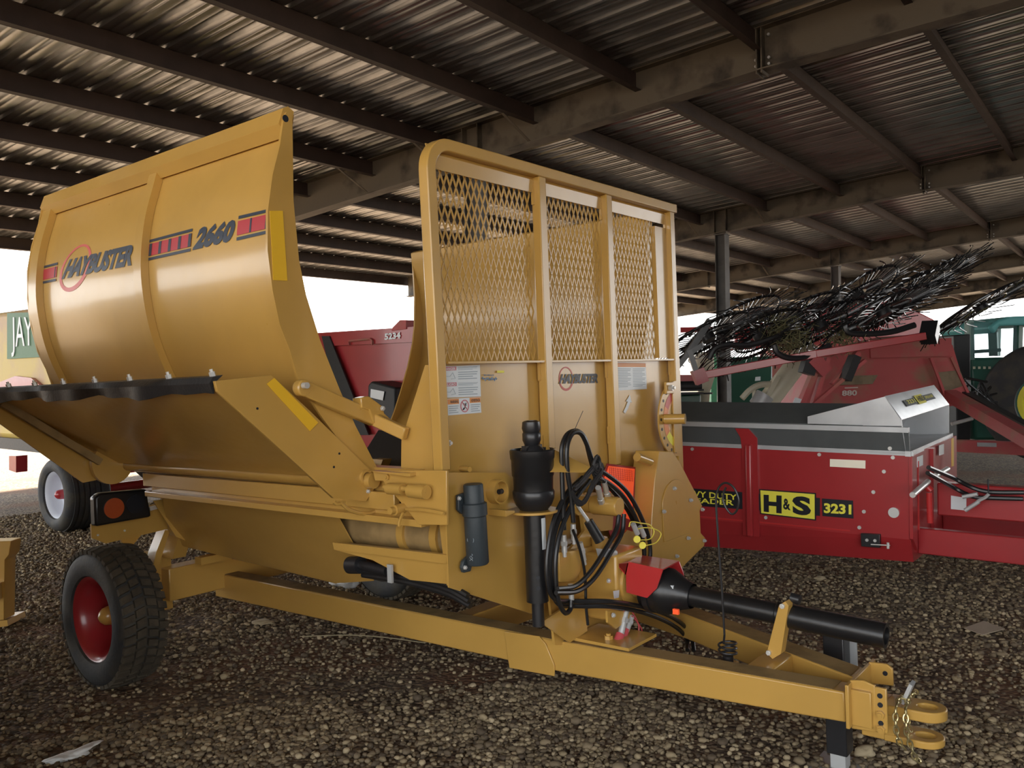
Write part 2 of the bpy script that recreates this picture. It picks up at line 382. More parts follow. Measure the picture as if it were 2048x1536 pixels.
# --- curved chamber wall: outline (z -> x) of the left shell, centre plane x=3.18
PR=[(2.52,1.895),(2.46,1.882),(2.376,1.857),(2.265,1.82),(2.139,1.796),(2.0,1.786),(1.863,1.80),(1.742,1.825),(1.654,1.858),(1.557,1.90),(1.45,1.965),(1.35,2.045),(1.27,2.13),(1.18,2.25)]
def prx(z):
    for (z0,x0),(z1,x1) in zip(PR,PR[1:]):
        if z<=z0 and z>=z1: return x0+(x1-x0)*(z0-z)/(z0-z1)
    return PR[0][1] if z>PR[0][0] else PR[-1][1]
def prs(z): return sum(prx(z+d) for d in (-.05,-.025,0,.025,.05))/5
Z=[2.50-(2.50-1.18)*i/40 for i in range(41)]
Y0,Y1=2.462,4.40
def shell(side,name):
    X=(lambda x: x) if side<0 else (lambda x: 6.36-x)
    mb=MB(); t=.006
    vs=[];ys=[Y0,3.45,Y1]
    for z in Z:
        for y in ys: vs.append((X(prs(z)+.035),y,z))
    fs=[[i*3+k,i*3+k+1,(i+1)*3+k+1,(i+1)*3+k] for i in range(40) for k in range(2)]
    mb.add(vs,fs,True); mb.add([(X(prs(z)+.041),y,z) for z in Z for y in ys],fs,True)
    sh=mp(mb,name,GOLD)
    for nm,yy,wd in (('mid_rib',3.315,.06),('rear_rib',Y1-.09,.09)):
        r=MB(); a=[(X(prs(z)),z) for z in Z]; b=[(X(prs(z)+.034),z) for z in Z[::-1]]
        q=[(x,yy,z) for x,z in a]; q2=[(x,yy,z) for x,z in b]
        vs=q+[(x,yy+wd,z) for x,_,z in q]+q2[::-1]+[(x,yy+wd,z) for x,_,z in q2[::-1]]
        n=len(Z); f=[]
        for i in range(n-1): f+=[[i,i+1,n+i+1,n+i],[2*n+i,3*n+i,3*n+i+1,2*n+i+1],[i,2*n+i,2*n+i+1,i+1],[n+i,n+i+1,3*n+i+1,3*n+i]]
        r.add(vs,f,True); r.build(nm,GOLD,sh)
    # top rail: angled lip and inward fold
    r=MB(); r.prism([(X(1.884),Y0,2.515),(X(1.905),Y0,2.526),(X(1.93),Y0,2.512),(X(1.91),Y0,2.42),(X(1.892),Y0,2.415),(X(1.862),Y0,2.455)],(0,Y1-Y0,0)); r.build('top_rail',GOLD,sh)
    # end plates, front and rear
    for yy in (2.45,Y1):
        L=[(1.889,2.45,2.499),(1.877,2.45,2.479),(1.855,2.45,2.376),(1.819,2.45,2.265),(1.794,2.45,2.139),(1.786,2.45,2),(1.8,2.45,1.863),(1.825,2.45,1.742),(1.863,2.45,1.654),(1.893,2.45,1.553)]
        Rr=[(1.913,2.45,2.476),(1.91,2.45,2.369),(1.904,2.45,2.189),(1.918,2.45,1.977),(1.943,2.45,1.853),(1.998,2.45,1.691),(2.082,2.45,1.505),(2.149,2.45,1.37),(2.254,2.45,1.193)]
        tp=(1.904,2.45,2.497)
        pts=[(X(p[0]),yy,p[2]) for p in L]+[(X(1.935),yy,1.49),(X(2.0),yy,1.4),(X(2.1),yy,1.28),(X(2.2),yy,1.18)]+[(X(p[0]),yy,p[2]) for p in Rr[::-1]]+[(X(tp[0]),yy,tp[2])]
        e=MB().prism(pts,(0,.012,0)).build('end_plate',GOLD,sh)
        if side<0 and yy==2.45:
            h=(1.883,2.45,2.475); MB().cyl((h[0],2.4485,h[2]),(h[0],2.451,h[2]),.0125,seg=20).build('pin_hole',INK,e)
            q=[(1.803,2.449,1.897),(1.862,2.449,1.898),(1.854,2.449,2.144),(1.8,2.449,2.137)]; MB().prism(q,(0,-.002,0)).build('reflector_tape',REFY,e,label='amber reflective strip')
    return sh
shL=shell(-1,'chamber_wall'); shR=shell(1,'chamber_wall'); shR.location.z=-.05
# prints on the left wall
SF=lambda p: V((prs(p.z)+.0325,p.y,p.z))
def shq(*p): return [V(q) for q in p]
q=[(1.82,4.112,2.068),(1.82,3.456,2.061),(1.82,3.44,2.152),(1.82,4.057,2.156)]
text_quad('HAYBUSTER',q,'lettering',NAVY,shL,fn=SF,bold=.055,shear=.22,space=.95)
q=[(1.82,2.984,2.067),(1.82,2.711,2.068),(1.82,2.695,2.151),(1.82,2.956,2.154)]
text_quad('2660',q,'number',NAVY,shL,fn=SF,bold=.06,shear=.2,space=1.0)
ringc=(1.82,3.98,2.11); mb=MB(); vs=[];N=48
for k in range(N):
    a=2*PI*k/N; th=.006+.006*(.5-.5*math.sin(a))
    for rr in (.108-th,.108+th): vs.append(SF(V((0,ringc[1]+rr*1.32*math.cos(a),ringc[2]+rr*.86*math.sin(a)-.030*math.cos(a))))+V((.0012,0,0)))
mb.add(vs,[[2*k,2*k+1,(2*k+3)%(2*N),(2*k+2)%(2*N)] for k in range(N)]); mb.build('logo_ring',REDRING,shL)
def stripe(q,nbars,parent):      # q: bl,br,tr,tl
    def patch(u0,v0,u1,v1,m,name,lift=0):
        vs=[];n=10
        for i in range(n+1):
            for j in range(5):
                p=quadpt(q,u0+(u1-u0)*i/n,v0+(v1-v0)*j/4); r=SF(p); r.x-=lift; vs.append(r)
        MB().add(vs,[[i*5+j,i*5+j+1,(i+1)*5+j+1,(i+1)*5+j] for i in range(n) for j in range(4)]).build(name,m,parent)
    patch(0,0,1,.13,NAVY,'stripe_line'); patch(0,.87,1,1,NAVY,'stripe_line'); patch(0,.21,1,.79,REDINK,'red_stripe')
    for k in range(nbars): patch((k+.9)/nbars-.035,.21,(k+.9)/nbars+.02,.79,NAVY,'stripe_bar',.001)
stripe([(1.82,3.368,2.066),(1.82,2.998,2.066),(1.82,2.991,2.155),(1.82,3.361,2.152)],5,shL)
stripe([(1.82,2.688,2.067),(1.82,2.5,2.068),(1.82,2.494,2.156),(1.82,2.682,2.158)],2,shL)
stripe([(1.82,4.328,2.068),(1.82,4.17,2.067),(1.82,4.162,2.156),(1.82,4.32,2.155)],1,shL)

# --- chamber floor and dark underside between the walls
mb=MB()
mb.prism([(2.25,2.47,1.19),(2.62,2.47,.80),(3.74,2.47,.80),(4.11,2.47,1.19),(4.11,2.47,1.17),(3.72,2.47,.78),(2.64,2.47,.78),(2.25,2.47,1.17)],(0,2.0,0)); mp(mb,'chamber_floor',BLACKM)
mb=MB()
for xx in (2.78,3.18,3.58):
    mb.box((xx-.04,2.5,.81),(xx+.04,4.4,.86))
mp(mb,'floor_chain',BLACKM)
mb=MB(); mb.lathe((2.42,2.14,.925),(0,1,0),[(0,.085),(.75,.085),(.75,.001)],24)
rot=mp(mb,'rotor',GOLDD)
mb=MB()
for yy in (2.22,2.40): mb.lathe((2.42,yy,.925),(0,1,0),[(0,.085),(0,.098),(.035,.098),(.035,.085)],24,False)
build_each(mb,'rotor_ring',GOLD,rot)

# --- side rails along the left of the body
mb=MB(); mb.box((2.195,2.30,1.045),(2.225,4.14,1.112)); mp(mb,'upper_side_rail',GOLD,bevel=.004)
mb=MB(); mb.box((2.22,2.14,.998),(2.26,4.1,1.045)); mp(mb,'rail_web',GOLD)
mb=MB(); mb.box((2.17,2.14,1.0),(2.235,4.08,1.026)); mp(mb,'lower_side_rail',GOLD,bevel=.003)
mb=MB(); mb.box((2.235,2.2,1.11),(2.30,4.3,1.20)); mp(mb,'side_sill',GOLD)
# bracket plate at the front of the rails
q=[(2.165,2.38,1.198),(2.165,2,1.212),(2.165,2.009,1.021),(2.165,2.145,1.011),(2.165,2.325,1.161),(2.165,2.369,1.159)]
br=mp(MB().prism(q,(.012,0,0)),'rail_bracket',GOLD,bevel=.002)
q=[(2.15,2.363,1.205),(2.15,2.134,1.205),(2.15,2.135,1.196),(2.15,2.364,1.194)]
MB().prism([(2.165,2.372,1.2),(2.165,2.15,1.199),(2.165,2.15,1.189),(2.165,2.166,1.188)],(-.03,0,0)).build('top_flange',GOLD,br)
def XB(px): return px
mb=MB()
for c,r in (((2.165,2.302,1.134),.014),((2.165,2.262,1.13),.012)): mb.cyl((2.165,c[1],c[2]),(2.135,c[1],c[2]),r)
a=(2.12,2.28,1.144);b=(2.12,2.064,1.143)
mb=MB(); mb.cyl((2.13,a[1],a[2]),(2.13,b[1],b[2]),.010)
a2=(2.13,2.259,1.14);b2=(2.13,2.184,1.141); mb.cyl((2.13,a2[1],a2[2]),(2.13,b2[1],b2[2]),.021)
a2=(2.13,2.148,1.139);b2=(2.13,2.066,1.137); mb.cyl((2.13,a2[1],a2[2]),(2.13,b2[1],b2[2]),.025); mb.build('latch_pin',GOLD,br)
c=(2.165,2.224,1.065); mb=MB(); mb.cyl((2.165,c[1],c[2]),(2.12,c[1],c[2]),.020); mb.cyl((2.12,c[1],c[2]),(2.10,c[1],c[2]),.013); mb.build('pivot_boss',GOLD,br)
mb=MB(); mb.tube([(2.14,2.182,1.069),(2.14,2.087,1.072),(2.14,1.996,1.066)],.006,6,smooth_path=4); mb.tube([(2.13,2.188,1.056),(2.13,2.205,1.03),(2.13,2.211,1.007)],.006,6,smooth_path=4); mb.build('control_rod',GOLD,br)
c=(2.15,2.297,1.177); MB().hexbolt((2.165,c[1],c[2]),(-1,0,0),.012).build('bolt',GOLD,br)

# --- belly pan below the rails
A=[(2.26,4.08,1.0),(2.26,2.14,1.0)]; Bq=[(2.38,4.2,.70),(2.43,3.0,.64)]
mb=MB(); mb.prism([(2.26,4.08,1.0),(2.50,4.44,.675),(2.56,3.10,.60),(2.45,2.72,.68),(2.26,2.72,1.0)],(.006,0,0)); mp(mb,'side_pan',GOLD)
mb=MB(); mb.prism([(2.50,4.44,.675),(2.56,3.10,.60),(2.80,3.45,.55),(2.80,4.40,.55)],(.004,0,-.004)); mp(mb,'belly_pan',GOLD)
mb=MB(); mb.prism([(2.30,4.24,.95),(2.42,4.24,.74),(2.75,4.24,.56),(3.6,4.24,.55),(3.98,4.24,.71),(4.1,4.24,1.0)],(0,.006,0)); mp(mb,'rear_wall',GOLD)
mb=MB(); mb.prism([(3.98,4.24,.71),(3.9,3.05,.63),(3.9,2.5,.66),(4.1,2.5,1.0),(4.1,4.24,1.0)],(.006,0,0)); mp(mb,'side_pan',GOLD)
mb=MB(); mb.prism([(2.75,4.24,.56),(2.75,3.3,.56),(3.6,3.3,.56),(3.6,4.24,.56)],(0,0,-.006)); mp(mb,'belly_pan',GOLD)
# lower shelf bar and its recess
mb=MB(); mb.prism([(2.25,2.734,0.878),(2.25,2.095,0.892),(2.25,2.097,0.859),(2.25,2.726,0.85)],(.02,0,0)); mp(mb,'lower_bar',GOLD)
mb=MB(); mb.prism([(2.27,2.751,0.844),(2.27,2.116,0.853),(2.27,2.12,0.779),(2.27,2.31,0.771),(2.27,2.517,0.825)],(.01,0,0)); mp(mb,'lower_side_plate',GOLD)
mb=MB(); mb.prism([(2.27,2.12,.885),(2.27,2.72,.875),(2.7,2.72,.80),(2.7,2.12,.80)],(0,0,-.004)); mp(mb,'shelf',GOLDD)
# hoses and valve under the shelf
mb=MB()
for dz in (0,.022,.04): mb.tube([V(p)+V((-.012+dz*.3,0,-dz)) for p in [(2.3,2.612,0.789),(2.3,2.451,0.791),(2.3,2.285,0.786),(2.3,2.13,0.771),(2.3,2.033,0.743)]],.012,8,smooth_path=5)
hs=mp(mb,'hydraulic_hose',HOSE)
mb=MB(); a=(2.28,2.666,0.787);b=(2.28,2.598,0.795); mb.cyl(a,b,.035); mb.cyl(b,(2.28,2.444,0.788),.02); mb.build('valve',BLACKM,hs)
mb=MB(); c=(2.27,2.391,0.796); mb.box((c[0]-.03,c[1]-.012,c[2]-.04),(c[0]-.02,c[1]+.012,c[2]+.03)); mb.build('hose_clamp',ZINC,hs)

# --- discharge deflector: a folding chute on the left side
defl=MB()
Yd0,Yd1=2.45,4.32
defl.prism([(1.565,Yd0,1.535),(1.59,Yd0,1.555),(2.16,Yd0,1.185),(2.14,Yd0,1.165)],(0,Yd1-Yd0,0))
dfl=mp(defl,'discharge_deflector',GOLD,label='folding discharge chute, underside in shadow')
mb=MB(); mb.cyl((2.19,2.40,1.155),(2.19,4.42,1.15),.030,seg=20); mb.build('hinge_tube',GOLD,dfl)
arm=[(1.556,2.438,1.552),(1.773,2.438,1.567),(1.931,2.438,1.435),(2.217,2.438,1.184),(2.235,2.438,1.131),(2.178,2.438,1.075),(2.024,2.438,1.108),(1.563,2.438,1.518)]
a=MB().prism(arm,(0,.014,0)).build('deflector_arm',GOLD,dfl,bevel=.001)
q=[(1.75,2.436,1.537),(1.782,2.436,1.557),(1.963,2.436,1.391),(1.924,2.436,1.363)]; MB().prism(q,(0,-.002,0)).build('reflector_tape',REFY,dfl,label='amber reflective strip')
mb=MB()
for c,r in (((1.711,2.437,1.455),.0045),((2.057,2.437,1.27),.0045),((2.029,2.437,1.223),.0045)): mb.cyl((c[0],2.4385,c[2]),(c[0],2.4365,c[2]),r,seg=12)
build_each(mb,'arm_hole',INK,dfl)
c=(2.179,2.437,1.167); mb=MB().ring((c[0],2.438,c[2]),(0,-1,0),.030,.021,.012); mb.build('pivot_collar',GOLD,dfl)
MB().cyl((c[0],2.4375,c[2]),(c[0],2.436,c[2]),.021).build('pivot_bore',GOLDD,dfl)
# rear arm: gusset plate and boss disc
mb=MB(); mb.prism([(1.56,4.32,1.54),(1.60,4.32,1.56),(2.10,4.32,1.26),(2.17,4.32,1.17),(2.10,4.32,1.09),(1.98,4.32,1.08),(1.59,4.32,1.42)],(0,.012,0))
mb.cyl((2.11,4.27,1.165),(2.11,4.30,1.165),.105,seg=28); mb.build('rear_arm',GOLD,dfl)
mb=MB(); mb.bar((1.60,4.26,1.50),(2.04,4.26,1.18),.03,.035); mb.build('arm_brace',GOLDD,dfl)
# rubber flap along the outer edge
vs=[];n=40
for i in range(n+1):
    y=2.46+(4.62-2.46)*i/n; wv=.008*math.sin(i*.55)+.005*math.sin(i*1.3+1)
    vs+=[(1.60,y,1.572),(1.562,y,1.566),(1.545+wv,y,1.545),(1.553+wv*1.5,y,1.507+wv),(1.560+wv*1.5,y,1.507+wv),(1.556+wv,y,1.54)]
mb=MB().add(vs,[[i*6+k,i*6+(k+1)%6,(i+1)*6+(k+1)%6,(i+1)*6+k] for i in range(n) for k in range(6)]+[[0,1,2,5],[2,3,4,5]],True); mb.build('rubber_flap',RUBBER,dfl)
for i in range(8):
    y=2.49+i*.272; MB().hexbolt((1.582,y,1.568),(-.3,0,1),.011,.016).build('flap_bolt',CHROME,dfl)
mb=MB(); mb.tube([(2.053,2.44,1.092),(2.099,2.44,1.054),(2.185,2.44,1.028),(2.263,2.44,1.04)],.008,8,smooth_path=5); mb.tube([(2.025,2.44,1.096),(2.034,2.44,1.086),(2.077,2.44,1.087)],.008,6); mb.build('spring_rod',GOLD,dfl)
c=(2.188,2.43,1.113); MB().hexbolt((c[0],2.438,c[2]),(0,-1,0),.008).build('arm_bolt',CHROME,dfl)

# --- lock arm tube from the wall end plate to the front panel
lk=MB(); a=V((1.886,2.42,1.518)); b=V((2.219,2.42,1.388)); c=V((2.24,2.27,1.331))
lk.bar(a,b,.035,.056); lk.bar(lerp(a,b,.98),c,.032,.048)
lk.cyl(a+V((0,.018,0)),a+V((0,-.018,0)),.030)
lka=mp(lk,'lock_arm',GOLD,bevel=.005)
p=V((1.877,2.4,1.527)); MB().cyl(p+V((0,0,0)),p+V((0,-.022,0)),.011).build('pin',CHROME,lka)
mb=MB(); mb.prism([(2.135,2.395,1.472),(2.175,2.395,1.478),(2.242,2.395,1.437),(2.251,2.395,1.409),(2.304,2.395,1.367),(2.302,2.395,1.336),(2.195,2.395,1.375),(2.175,2.395,1.425),(2.138,2.395,1.435)],(0,.05,0)); build_each(mb,'clamp',GOLD,lka,bevel=.004)
p=V((2.234,2.39,1.428)); MB().hexbolt(p,(0,-1,0),.010).build('clamp_bolt',CHROME,lka)
# gusset side plate
q=[(2.262,2.319,1.306),(2.262,2.179,1.586),(2.262,2.138,1.584),(2.262,2.159,1.188),(2.262,2.327,1.195)]
mp(MB().prism(q,(.01,0,0)),'side_gusset',GOLD)
MB()

# --- front guard: rounded tube frame, posts, header plate, expanded mesh
gf=MB(); TB=.046
zt=2.412
outer=[(2.29,2.095,1.20)]
# left post and top bar as one square tube with rounded corner
x0=2.229; rad=.10
path=[(x0,2.095,1.2),(x0,2.095,1.6)]+[(x0-.004,2.095,zt-.023-rad)]
cxx,czz=x0-.004+rad,zt-.023-rad
for k in range(1,9): a=PI-k*PI/16; path.append((cxx+rad*math.cos(a),2.095,czz+rad*math.sin(a)))
path+=[(4.10,2.095,zt-.023)]
path[0]=(x0+.014,2.095,1.2); path[1]=(x0+.010,2.095,1.6)
vs=[]
for i,p in enumerate(path):
    p=V(p); a=V(path[max(0,i-1)]); b=V(path[min(len(path)-1,i+1)]); t=(b-a).normalized(); nrm=V((-t.z,0,t.x))
    for s1,s2 in ((-1,-1),(1,-1),(1,1),(-1,1)): vs.append(p+nrm*TB/2*s1+V((0,TB/2*s2,0)))
n=len(path); gf.add(vs,[[i*4+k,i*4+(k+1)%4,(i+1)*4+(k+1)%4,(i+1)*4+k] for i in range(n-1) for k in range(4)]+[[0,1,2,3],[(n-1)*4+k for k in range(4)]])
guard=mp(gf,'guard_frame',GOLD,bevel=.004)
P2=[(2.887,2.1,2.103),(2.9,2.1,1.512),(2.9,2.1,1.236)]; P3=[(3.413,2.1,2.11),(3.406,2.1,1.499),(3.422,2.1,1.085)]; P4=[(4.034,2.1,2.379),(3.995,2.1,1.484),(4.036,2.1,1.007)]
for PP,zb_ in ((P2,1.22),(P3,1.1),(P4,1.02)):
    x=PP[0][0]+.012; MB().bar((x+.0,2.095,zb_),(x,2.095,zt-.046),.05,.042,up=(0,1,0)).build('guard_post',GOLD,guard,bevel=.004)
XP=[2.275,P2[0][0]+.012,P3[0][0]+.012,P4[0][0]+.012]
# header plates, mesh panels
def zhead(x): return 2.32-.010*(x-2.3)
for i in range(3):
    a,b=XP[i]+(.0 if i==0 else .02),XP[i+1]-.02
    a_=a-.03 if i==0 else a; hd=MB().prism([(a_,2.100,2.352),(b,2.100,2.352),(b,2.104,2.300),(a_,2.104,2.300)],(0,.004,0)).prism([(a_,2.102,2.350),(b,2.102,2.350),(b,2.119,2.392),(a_,2.119,2.392)],(0,.002,-.003)).build('header_plate',GOLD,guard)
    ms=MB(); px_,pz=.034,.082; zb0,zt0=1.597,2.31; x=a-.04 if i==0 else a
    x_end=b if i<2 else b-.12
    rows=int((zt0-zb0)/(pz/2))+1; cols=int((x_end-x)/px_)+1
    for r in range(rows):
        for c in range(cols*2):
            xa=x+c*px_/2; z=zb0+r*pz/2
            if xa+px_/2>x_end: continue
            if (r+c)%2==0: p0,p1=(xa,z),(xa+px_/2,z+pz/2)
            else: p0,p1=(xa,z+pz/2),(xa+px_/2,z)
            d_=V((p1[0]-p0[0],0,p1[1]-p0[1])).normalized(); nn=V((-d_.z,0,d_.x))*.0026
            q=[V((p0[0],2.118,p0[1]))-nn,V((p0[0],2.118,p0[1]))+nn,V((p1[0],2.118,p1[1]))+nn,V((p1[0],2.118,p1[1]))-nn]
            ms.prism(q,(0,.005,0))
    ms.build('mesh_panel',GOLD,guard)
mb=MB().box((XP[3]-.145,2.10,1.6),(XP[3]-.02,2.125,2.28)); mb.build('edge_plate',GOLD,guard)
mb=MB()
for x in XP[1:]: mb.box((x-.034,2.10,1.51),(x-.024,2.112,1.60)); mb.box((x-.034,2.10,2.25),(x-.024,2.112,2.33)); mb.box((x-.034,2.10,1.20),(x-.024,2.112,1.28))
build_each(mb,'weld_bead',GOLD,guard)
mb=MB().box((2.28,2.078,1.586),(4.08,2.118,1.594)); mb.build('mid_angle',GOLD,guard)

# --- front panel sheet
q=[(2.283,2.125,1.59),(4.17,2.125,1.59),(4.17,2.125,.62)]+[(2.906,2.125,0.488),(2.286,2.125,0.764),(2.293,2.125,1.186)]
fp=mp(MB().prism(q,(0,.008,0)),'front_panel',GOLD)
q=[(2.219,2.06,1.197),(2.56,2.06,1.159),(2.814,2.06,1.017),(2.784,2.06,0.536),(2.219,2.06,0.784)]
lp=mp(MB().prism(q,(0,.006,0)),'lower_front_plate',GOLD)
mb=MB().prism([(2.262,2.159,1.188),(2.262,2.091,1.191),(2.262,2.095,0.771),(2.262,2.112,0.778)],(.01,0,0)); mb.build('edge_flange',GOLD,lp)
# panel labels
FO=(0,-.003,0)
def label_plate(q,name,m,parent): return MB().prism(q,(0,-.002,0)).build(name,m,parent)
q=[(2.287,2.123,1.462),(2.505,2.123,1.459),(2.506,2.123,1.581),(2.291,2.123,1.578)]
lb=label_plate(q,'safety_label',WHITE,fp)
def bars(q,rows,u0,u1,v0,v1,name,m,parent,off=(0,-.0035,0),h=.35):
    mb=MB()
    for i in range(rows):
        va=v1-(v1-v0)*(i+.5)/rows; uu=u1-(.25*(u1-u0) if i%3==2 else 0.02*(i%2))
        s=subquad(q,u0,va-h*(v1-v0)/rows/2,uu,va+h*(v1-v0)/rows/2); mb.add([V(p)+V(off) for p in s],[[0,1,2,3]])
    mb.build(name,m,parent)
def flat(q,u0,v0,u1,v1,name,m,parent,off=(0,-.0030,0)):
    return MB().add([V(p)+V(off) for p in subquad(q,u0,v0,u1,v1)],[[0,1,2,3]]).build(name,m,parent)
for v0 in (.0,.5):
    flat(q,.01,v0+.36,.36,v0+.48,'danger_band',PINK,lb); bars(q,3,.40,.92,v0+.36,v0+.47,'label_text',LBLUE,lb); bars(q,4,.40,.92,v0+.05,v0+.33,'label_text',LBLUE,lb)
    s=subquad(q,.05,v0+.375,.33,v0+.46); text_quad('DANGER' if v0 else 'PELIGRO',s,'label_word',WHITE,lb,off=(0,-.004,0))
    s=subquad(q,.04,v0+.05,.34,v0+.32); mb=MB(); mb.add([V(p)+V((0,-.0035,0)) for p in (quadpt(s,.0,.0),quadpt(s,.12,.1),quadpt(s,.06,.6))],[[0,1,2]]); 
    mb.tube([V(quadpt(s,u_,v_))+V((0,-.0035,0)) for u_,v_ in ((.15,.5),(.5,.45),(.75,.9),(.95,.2),(.6,.15))],.0008,4); mb.build('pictogram',LBLUE,lb)
q=[(2.313,2.123,1.396),(2.504,2.123,1.396),(2.501,2.123,1.457),(2.311,2.123,1.457)]
lb=label_plate(q,'warning_label',WHITE,fp)
flat(q,.01,.66,.34,.98,'warning_band',ORANGE,lb); flat(q,.66,.66,.99,.98,'warning_band',ORANGE,lb)
text_quad('WARNING',subquad(q,.08,.72,.32,.9),'label_word',INK,lb,off=(0,-.004,0)); text_quad('ADVERTENCIA',subquad(q,.70,.72,.97,.9),'label_word',INK,lb,off=(0,-.004,0))
bars(q,4,.03,.32,.08,.6,'label_text',LBLUE,lb); bars(q,4,.68,.97,.08,.6,'label_text',LBLUE,lb)
cc=quadpt(q,.5,.5); mb=MB().ring(cc+V((0,-.003,0)),(0,-1,0),.024,.020,.001,28); mb.bar(cc+V((-.015,-.0036,.016)),cc+V((.015,-.0036,-.016)),.001,.004,up=(0,1,0)); mb.build('prohibition_sign',PINK,lb)
mb=MB(); mb.bar(cc+V((.0,-.003,-.005)),cc+V((.008,-.003,.012)),.001,.005,up=(0,1,0)); mb.bar(cc+V((-.012,-.003,-.014)),cc+V((-.004,-.003,-.006)),.001,.012,up=(0,1,0)); mb.bar(cc+V((-.004,-.003,.01)),cc+V((.01,-.003,.002)),.001,.002,up=(0,1,0)); mb.build('pictogram',INK,lb)
q=[(3.032,2.122,1.492),(3.345,2.122,1.487),(3.348,2.122,1.531),(3.046,2.122,1.535)]
text_quad('HAYBUSTER',q,'lettering',NAVY,fp,bold=.055,shear=.2,space=.95)
c=(3.09,2.122,1.514); mb=MB(); vs=[]
for k in range(N):
    a=2*PI*k/N; th=.003+.0025*(.5-.5*math.sin(a))
    for rr in (.052-th,.052+th): vs.append((c[0]+rr*math.cos(a),2.1238,c[2]+rr*.95*math.sin(a)))
mb.add(vs,[[2*k,2*k+1,(2*k+3)%(2*N),(2*k+2)%(2*N)] for k in range(N)]); mb.build('logo_ring',REDRING,fp)
q=[(3.507,2.123,1.446),(3.796,2.123,1.444),(3.795,2.123,1.576),(3.516,2.123,1.581)]
lb=label_plate(q,'warning_label',WHITE,fp); flat(q,.01,.84,.99,.99,'warning_band',ORANGE,lb); bars(q,12,.02,.46,.1,.8,'label_text',LBLUE,lb); bars(q,12,.52,.96,.1,.8,'label_text',LBLUE,lb)
q=[(2.514,2.123,1.521),(2.606,2.123,1.518),(2.604,2.123,1.538),(2.524,2.123,1.538)]
mb=MB(); BLU=mat('blue_print',(.15,.28,.45),.4); a0,a1=V(q[0]),V(q[1])
mb.tube([lerp(a0,a1,k/24)+V((0,-.003,.006+.006*math.sin(k*2.1)+.003*math.sin(k*.9))) for k in range(25)],.0016,4); mb.tube([lerp(a0,a1,k/24)+V((0,-.003,.021+.003*math.sin(k*2.7))) for k in range(3,20)],.001,4)
mb.build('script_decal',BLU,fp)
q=[(2.607,2.123,1.548),(2.652,2.123,1.547),(2.652,2.123,1.557),(2.608,2.123,1.558)]; bars(q,1,0,1,0,1,'small_decal',YELL,fp,h=.9)
q=[(3.56,2.123,1.34),(3.578,2.123,1.332),(3.608,2.123,1.357),(3.629,2.123,1.385),(3.643,2.123,1.382),(3.627,2.123,1.42),(3.587,2.123,1.39),(3.606,2.123,1.389),(3.585,2.123,1.363)]; label_plate(q,'arrow_decal',WHITE,fp)
mb=MB()
c=(2.299,2.12,1.295); mb.hexbolt((c[0],2.12,c[2]),(0,-1,0),.012,.016)
build_each(mb,'panel_bolt',CHROME,fp)
c=(2.376,2.12,1.192); MB().cyl((c[0],2.125,c[2]),(c[0]-.01,2.07,c[2]),.010).build('grease_fitting',GOLD,fp)
# short tube stub
c=(2.486,2.02,1.091); mb=MB().lathe((c[0],2.14,c[2]+.004),(0,-1,0),[(0,.046),(.12,.046),(.12,.040),(.02,.040)],28); st_=mp(mb,'tube_stub',GOLD); MB().cyl((c[0]+.02,2.05,c[2]),(c[0]+.041,2.05,c[2]),.010).build('pin_hole',INK,st_)

# --- manual tube (black plastic)
c=(2.308,2,1.008); xa,za=c[0],c[2]
t0=(2.302,2,1.149); t1=(2.313,2,0.857)
mt=mp(MB().lathe(t1,V(t0)-V(t1),[(0,.0005),(0,.036),(.006,.041),(.175,.041),(.180,.046),(.222,.046),(.226,.037),((V(t0)-V(t1)).length-.004,.036),((V(t0)-V(t1)).length,.033),((V(t0)-V(t1)).length,.0005)],28),'manual_tube',SLATE)
mb=MB()
for k in range(12):
    a=2*PI*k/12; p=V(t0)+V((.037*math.cos(a),.037*math.sin(a),0)); mb.bar(p+V((0,0,-.055)),p+V((0,0,-.005)),.006,.003)
build_each(mb,'cap_rib',SLATE,mt)
mb=MB().prism([(2.256,2.045,1.112),(2.294,2.045,1.117),(2.308,2.045,1.032),(2.271,2.045,1.043),(2.253,2.045,1.059)],(0,-.015,0)); mb.prism([(2.269,2.045,0.872),(2.302,2.045,0.887),(2.32,2.045,0.856),(2.307,2.045,0.828),(2.269,2.045,0.83),(2.26,2.045,0.85)],(0,-.015,0)); build_each(mb,'mounting_tab',SLATE,mt,bevel=.003)
mb=MB()
for pp in ((2.255,2.03,1.101),(2.273,2.03,0.849)): mb.hexbolt(pp,(0,-1,0),.008)
build_each(mb,'tab_bolt',CHROME,mt)
mb=MB()   # raised scroll print on the tube
for k,(px,pz) in enumerate(((0,.0),(0,.07),(0,.13))): pass
c0=V(t1)+V((-.0405,-.005,.0))
for dz in (.055,.095,.135): mb.ring(c0+V((-.0005,0,dz)),(-1,-.12,0),.0045 if dz!=.095 else .0145,.0033 if dz!=.095 else .013,.0012,20)
mb.bar(c0+V((-.001,-.008,.088)),c0+V((-.001,.008,.102)),.0012,.0012); mb.bar(c0+V((-.001,.008,.088)),c0+V((-.001,-.008,.102)),.0012,.0012)
for dz,sg in ((.045,-1),(.145,1)):
    mb.tube([c0+V((-.001,.007*math.sin(k*1.3),dz+sg*k*.0042)) for k in range(7)],.0009,4,smooth_path=3)
    mb.tube([c0+V((-.001,-.007*math.sin(k*1.3+.5),dz+sg*k*.0042)) for k in range(7)],.0009,4,smooth_path=3)
mb.build('scroll_print',LBLUE,mt)

